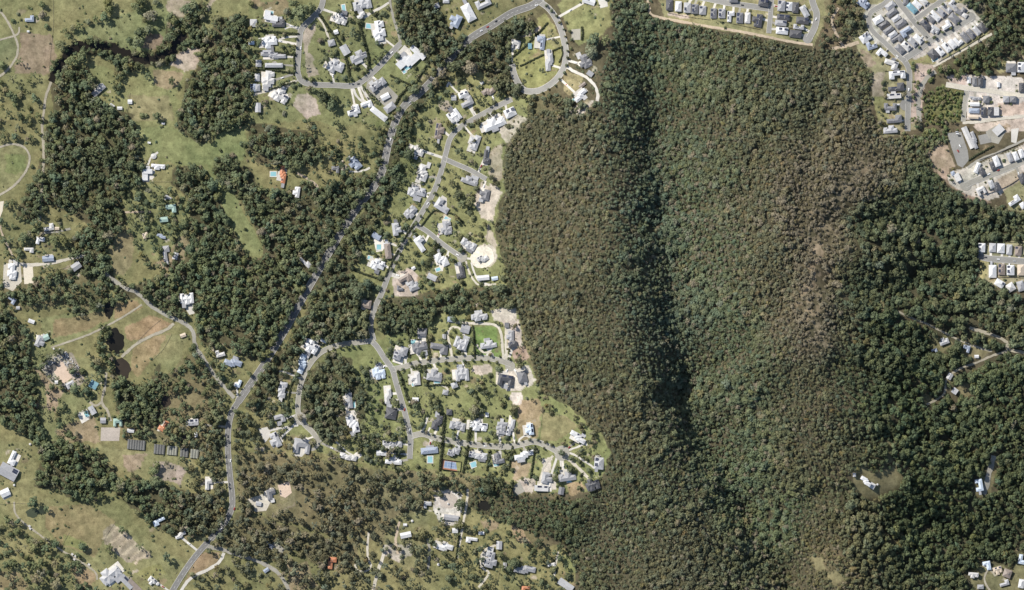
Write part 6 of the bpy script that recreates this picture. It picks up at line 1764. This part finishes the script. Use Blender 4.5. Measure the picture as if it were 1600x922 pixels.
# loose trees over open ground: the larger ones stand as trees of their own
budget = 300 + 60 - NT[0]
pool = []
for si, (sp, r0, r1, keep, wt, lab, poly) in enumerate(SCATTER):
    X, Y, rad, kd = scatter(poly, sp, r0, r1, keep, wt)
    inw = np.zeros(len(X), bool)
    for w_ in WOODS: inw |= pip(X, Y, w_[7])
    X, Y, rad, kd = X[~inw], Y[~inw], rad[~inw], kd[~inw]
    vis = (X > 4) & (X < 1596) & (Y > 4) & (Y < 918) & (kd < 9)
    pool.append((si, X, Y, rad, kd, vis))
allr = np.concatenate([q[3][q[5] & (q[4] != 5) & (q[4] != 3)] for q in pool])
n_ind = max(0, 300 - NT[0])
cut = np.sort(allr)[::-1][min(n_ind, len(allr) - 1)] if n_ind else 1e9
print("TREES: single", NT[0], "loose", len(allr), "individual cut", cut)
LX, LY, LR, LK = [], [], [], []
for si, X, Y, rad, kd, vis in pool:
    one = vis & (rad > cut) & (kd != 5) & (kd != 3)
    for x, y, r, k in zip(X[one], Y[one], rad[one], kd[one]):
        plant_one(x, y, r, int(k), beside(x, y, KNAME[int(k)].replace("_tree", "").replace("_", " ") + " tree"), "tree", "loose trees of gardens and paddocks")
    LX.append(X[~one]); LY.append(Y[~one]); LR.append(rad[~one]); LK.append(kd[~one])
LX, LY, LR, LK = map(np.concatenate, (LX, LY, LR, LK))
plant_mass("loose_trees", LX, LY, LR, LK, "smaller trees and bushes dotted through gardens, paddocks and road verges", "trees")
tot = 0
for nm, sp, r0, r1, keep, wt, lab, poly in WOODS:
    X, Y, rad, kd = scatter(poly, sp, r0, r1, keep, wt)
    if nm == "forest":
        # the west face of the ridge carries smaller crowns, the gully and the east face bigger ones
        east = np.clip((X - 985) / 60, 0, 1) * np.clip((1260 - X) / 60, 0, 1) + np.clip((X - 1340) / 60, 0, 1)
        rad = rad * (.9 + .24 * east)
        dr = np.full(len(X), 1e9)
        for x_, y_ in resample(RIDGE, 6): dr = np.minimum(dr, np.hypot(X - x_, Y - y_))
        k_ = rng.random(len(X)) > .42 * np.exp(-(dr / 17) ** 2)
        X, Y, rad, kd = X[k_], Y[k_], rad[k_] * (1 - .25 * np.exp(-(dr[k_] / 17) ** 2)), kd[k_]
        # patches of thin canopy, patches of big old crowns, and tall open forest on the shady eastern spurs
        pt = fnoise(X, Y, 46, 131); spur = np.clip((X - 1285 + (fnoise(X, Y, 60, 151) - .5) * 130) / 95, 0, 1) * np.clip((Y - 300) / 80, 0, 1)
        k_ = rng.random(len(X)) < np.clip(1.12 - .95 * np.clip((pt - .55) * 4, 0, .45) - .42 * spur, 0, 1)
        rad = rad * (1 + .5 * np.clip((pt - .5) * 3, -.45, .6)) * (1 + .32 * spur)
        X, Y, rad, kd, spur = X[k_], Y[k_], rad[k_], kd[k_], spur[k_]
        f_ = spur > .5
        plant_mass("forest", X[f_], Y[f_], rad[f_], np.where(kd[f_] == 2, 6, kd[f_]), "tall dark forest on the eastern spurs around the gravel track and lone clearing", nm, .66 + .3 * spur[f_])
        spur = spur[~f_]; tot += int(f_.sum()); X, Y, rad, kd = X[~f_], Y[~f_], rad[~f_], kd[~f_]
    tot += len(X)
    plant_mass(nm, X, Y, rad, kd, lab, nm, .66 + .3 * spur if nm == 'forest' else 1.0)
# saplings and scrub where the woods thin out into open ground
EX, EY = [], []
for nm, sp, r0, r1, keep, wt, lab, poly in WOODS:
    a = np.array(poly); n_ = int((np.ptp(a[:, 0]) * np.ptp(a[:, 1])) / 30)
    X = rng.uniform(max(a[:, 0].min() - 14, -80), min(a[:, 0].max() + 14, 1680), n_); Y = rng.uniform(max(a[:, 1].min() - 14, -80), min(a[:, 1].max() + 14, 1000), n_)
    k = pip(X + rng.normal(size=n_) * 7, Y + rng.normal(size=n_) * 7, poly) & ~pip(X, Y, poly) & free(X, Y) & (rng.random(n_) < .6)
    EX.append(X[k]); EY.append(Y[k])
EX, EY = np.concatenate(EX), np.concatenate(EY)
plant_mass("saplings", EX, EY, 1.2 + 2.0 * rng.random(len(EX)) ** 1.5, rng.choice([5, 3, 8, 7], size=len(EX)), "saplings and scrub fringing the edges of the woods", "saplings", .8)
# low scrub round houses and along the lanes
gXs, gYs = [], []
for row in HOUSES.strip().splitlines():
    d = row.split('|')[0].split(); px, py, L, Wd = (float(t) for t in d[:4])
    small = px > 1040
    k = int((3 if small else 11) * (1 if L * Wd > 60 else .4))
    a = rng.random(k) * 6.283; rr = (max(L, Wd) / 2 + 1) + rng.random(k) * (3 if small else 12)
    gXs.append(px + rr * np.cos(a)); gYs.append(py + rr * np.sin(a))
X = rng.uniform(0, 960, 2600); Y = rng.uniform(0, 922, 2600)              # tussocks and weeds over the paddocks
k = fnoise(X, Y, 45, 97) > .5
gXs.append(X[k]); gYs.append(Y[k])
gX = np.concatenate(gXs); gY = np.concatenate(gYs); f = free(gX, gY); gX, gY = gX[f], gY[f]
plant_mass("garden_shrubs", gX, gY, 1.0 + 1.6 * rng.random(len(gX)) ** 2, rng.choice([5, 3, 8], size=len(gX)), "low garden shrubs and small palms around the houses", "shrubs", .55)
print("TREES: mass", tot, "loose mass", len(LX), "shrubs", len(gX), "single", NT[0])

# ------------------------------------------------------------------ hedges
for w, h, place, pts in HEDGES:
    q = resample(pts, 1.6)
    root = empty("hedge", pts[0][0], pts[0][1])
    z0 = root.location.z
    tag(root, uniq("clipped dark hedge " + place), "hedge", "hedges between the lots")
    zz = tz(q[:, 0], q[:, 1]) - z0
    C = np.stack([q[:, 0] - pts[0][0] + (rng.random(len(q)) - .5) * w * .3, pts[0][1] - q[:, 1] + (rng.random(len(q)) - .5) * w * .3, zz + h * .6], 1)
    C2 = C.copy(); C2[:, 2] -= h * .4
    V, F = leaf_cloud(np.concatenate([C, C2]), [w * .5] * len(C) * 2, 22, .5, rng)
    o = obj("foliage", mesh("foliage", V, F, [M_LEAF1]), root); o.color = (.062, .072, .04, 1)
    st = MB()
    for i in range(0, len(q), 3): st.cone((C[i][0], C[i][1], zz[i] - .5), (C[i][0], C[i][1], zz[i] + h * .6), .1, .06, 5)
    st.build("stem", M_BARK, root)
# ------------------------------------------------------------------ paling fences between the estate lots
M_PALE = surf("paling", (.16, .14, .12), .9, 1, .25)
_p = MB(); _p.box(0, 0, -.8, 1.8, 4.96, .12); mPan = mesh("panel", _p.v, _p.f, [M_PALE])
for place, pts in (("along the spine of the central estate block", P("1379,24 1390,36 1402,47 1412,57")), ("along the spine of the eastern estate block", P("1462,34 1472,30 1484,22")), ("beside the left end of the eastern block", P("1438,38 1446,48 1458,58")),
                   ("at the back of the wood edge row", P("1466,97 1486,86 1510,72 1538,54")), ("left of the wood edge row", P("1447,81 1454,93 1460,100")), ("behind the entry road houses", P("1350,68 1360,80 1372,92 1384,104")), ("below the fourth house of the entry road", P("1383,111 1398,112 1414,111")),
                   ("behind the long row over the forest", P("1044,20 1080,27 1110,31")), ("behind the right half of the long row", P("1120,32 1150,38 1188,46")), ("through the walled block's middle", P("1212,22 1235,23 1262,25")), ("between the lower rows of the walled block", P("1212,42 1232,43 1256,47")),
                   ("behind the first lots over the raw street", P("1530,250 1556,240 1590,226")), ("under the raw street's lower lots", P("1528,304 1545,302 1575,290 1602,272")), ("behind the upper right edge row", P("1530,376 1560,377 1600,380")), ("behind the lower right edge row", P("1545,436 1570,433 1602,434"))):
    q = resample(pts, 5.0); root = empty("paling_fence", pts[0][0], pts[0][1]); tag(root, uniq("dark paling fence " + place), "fence", "paling fences of the estates")
    zz = tz(q[:, 0], q[:, 1]) - root.location.z
    for i in range(len(q) - 1):
        o = obj("panel", mPan, root); dx = q[i + 1] - q[i]
        o.location = ((q[i][0] + q[i + 1][0]) / 2 - pts[0][0], pts[0][1] - (q[i][1] + q[i + 1][1]) / 2, (zz[i] + zz[i + 1]) / 2)
        o.rotation_euler = (0, 0, -math.atan2(dx[1], dx[0]))
# ------------------------------------------------------------------ fences
_p = MB(); _p.box(0, 0, -.4, 1.5, .16, .16); mP = mesh("post", _p.v, _p.f, [M_POST])
for place, pts in FENCES:
    q = resample(pts, 7.0)
    root = empty("paddock_fence", pts[0][0], pts[0][1]); z0 = root.location.z
    tag(root, uniq("thin post and rail fence " + place), "fence", "paddock fences")
    zz = tz(q[:, 0], q[:, 1]) - z0
    pos = [(x - pts[0][0], pts[0][1] - y, z) for x, y, z in zip(q[:, 0], q[:, 1], zz)]
    for p in pos:
        o = obj("post", mP, root); o.location = p
    for hz in (.6, 1.25):
        r_ = MB()
        for a, c in zip(pos, pos[1:]): r_.cone((a[0], a[1], a[2] + hz), (c[0], c[1], c[2] + hz), .1, .1, 4)
        r_.build("rail", M_POST, root)
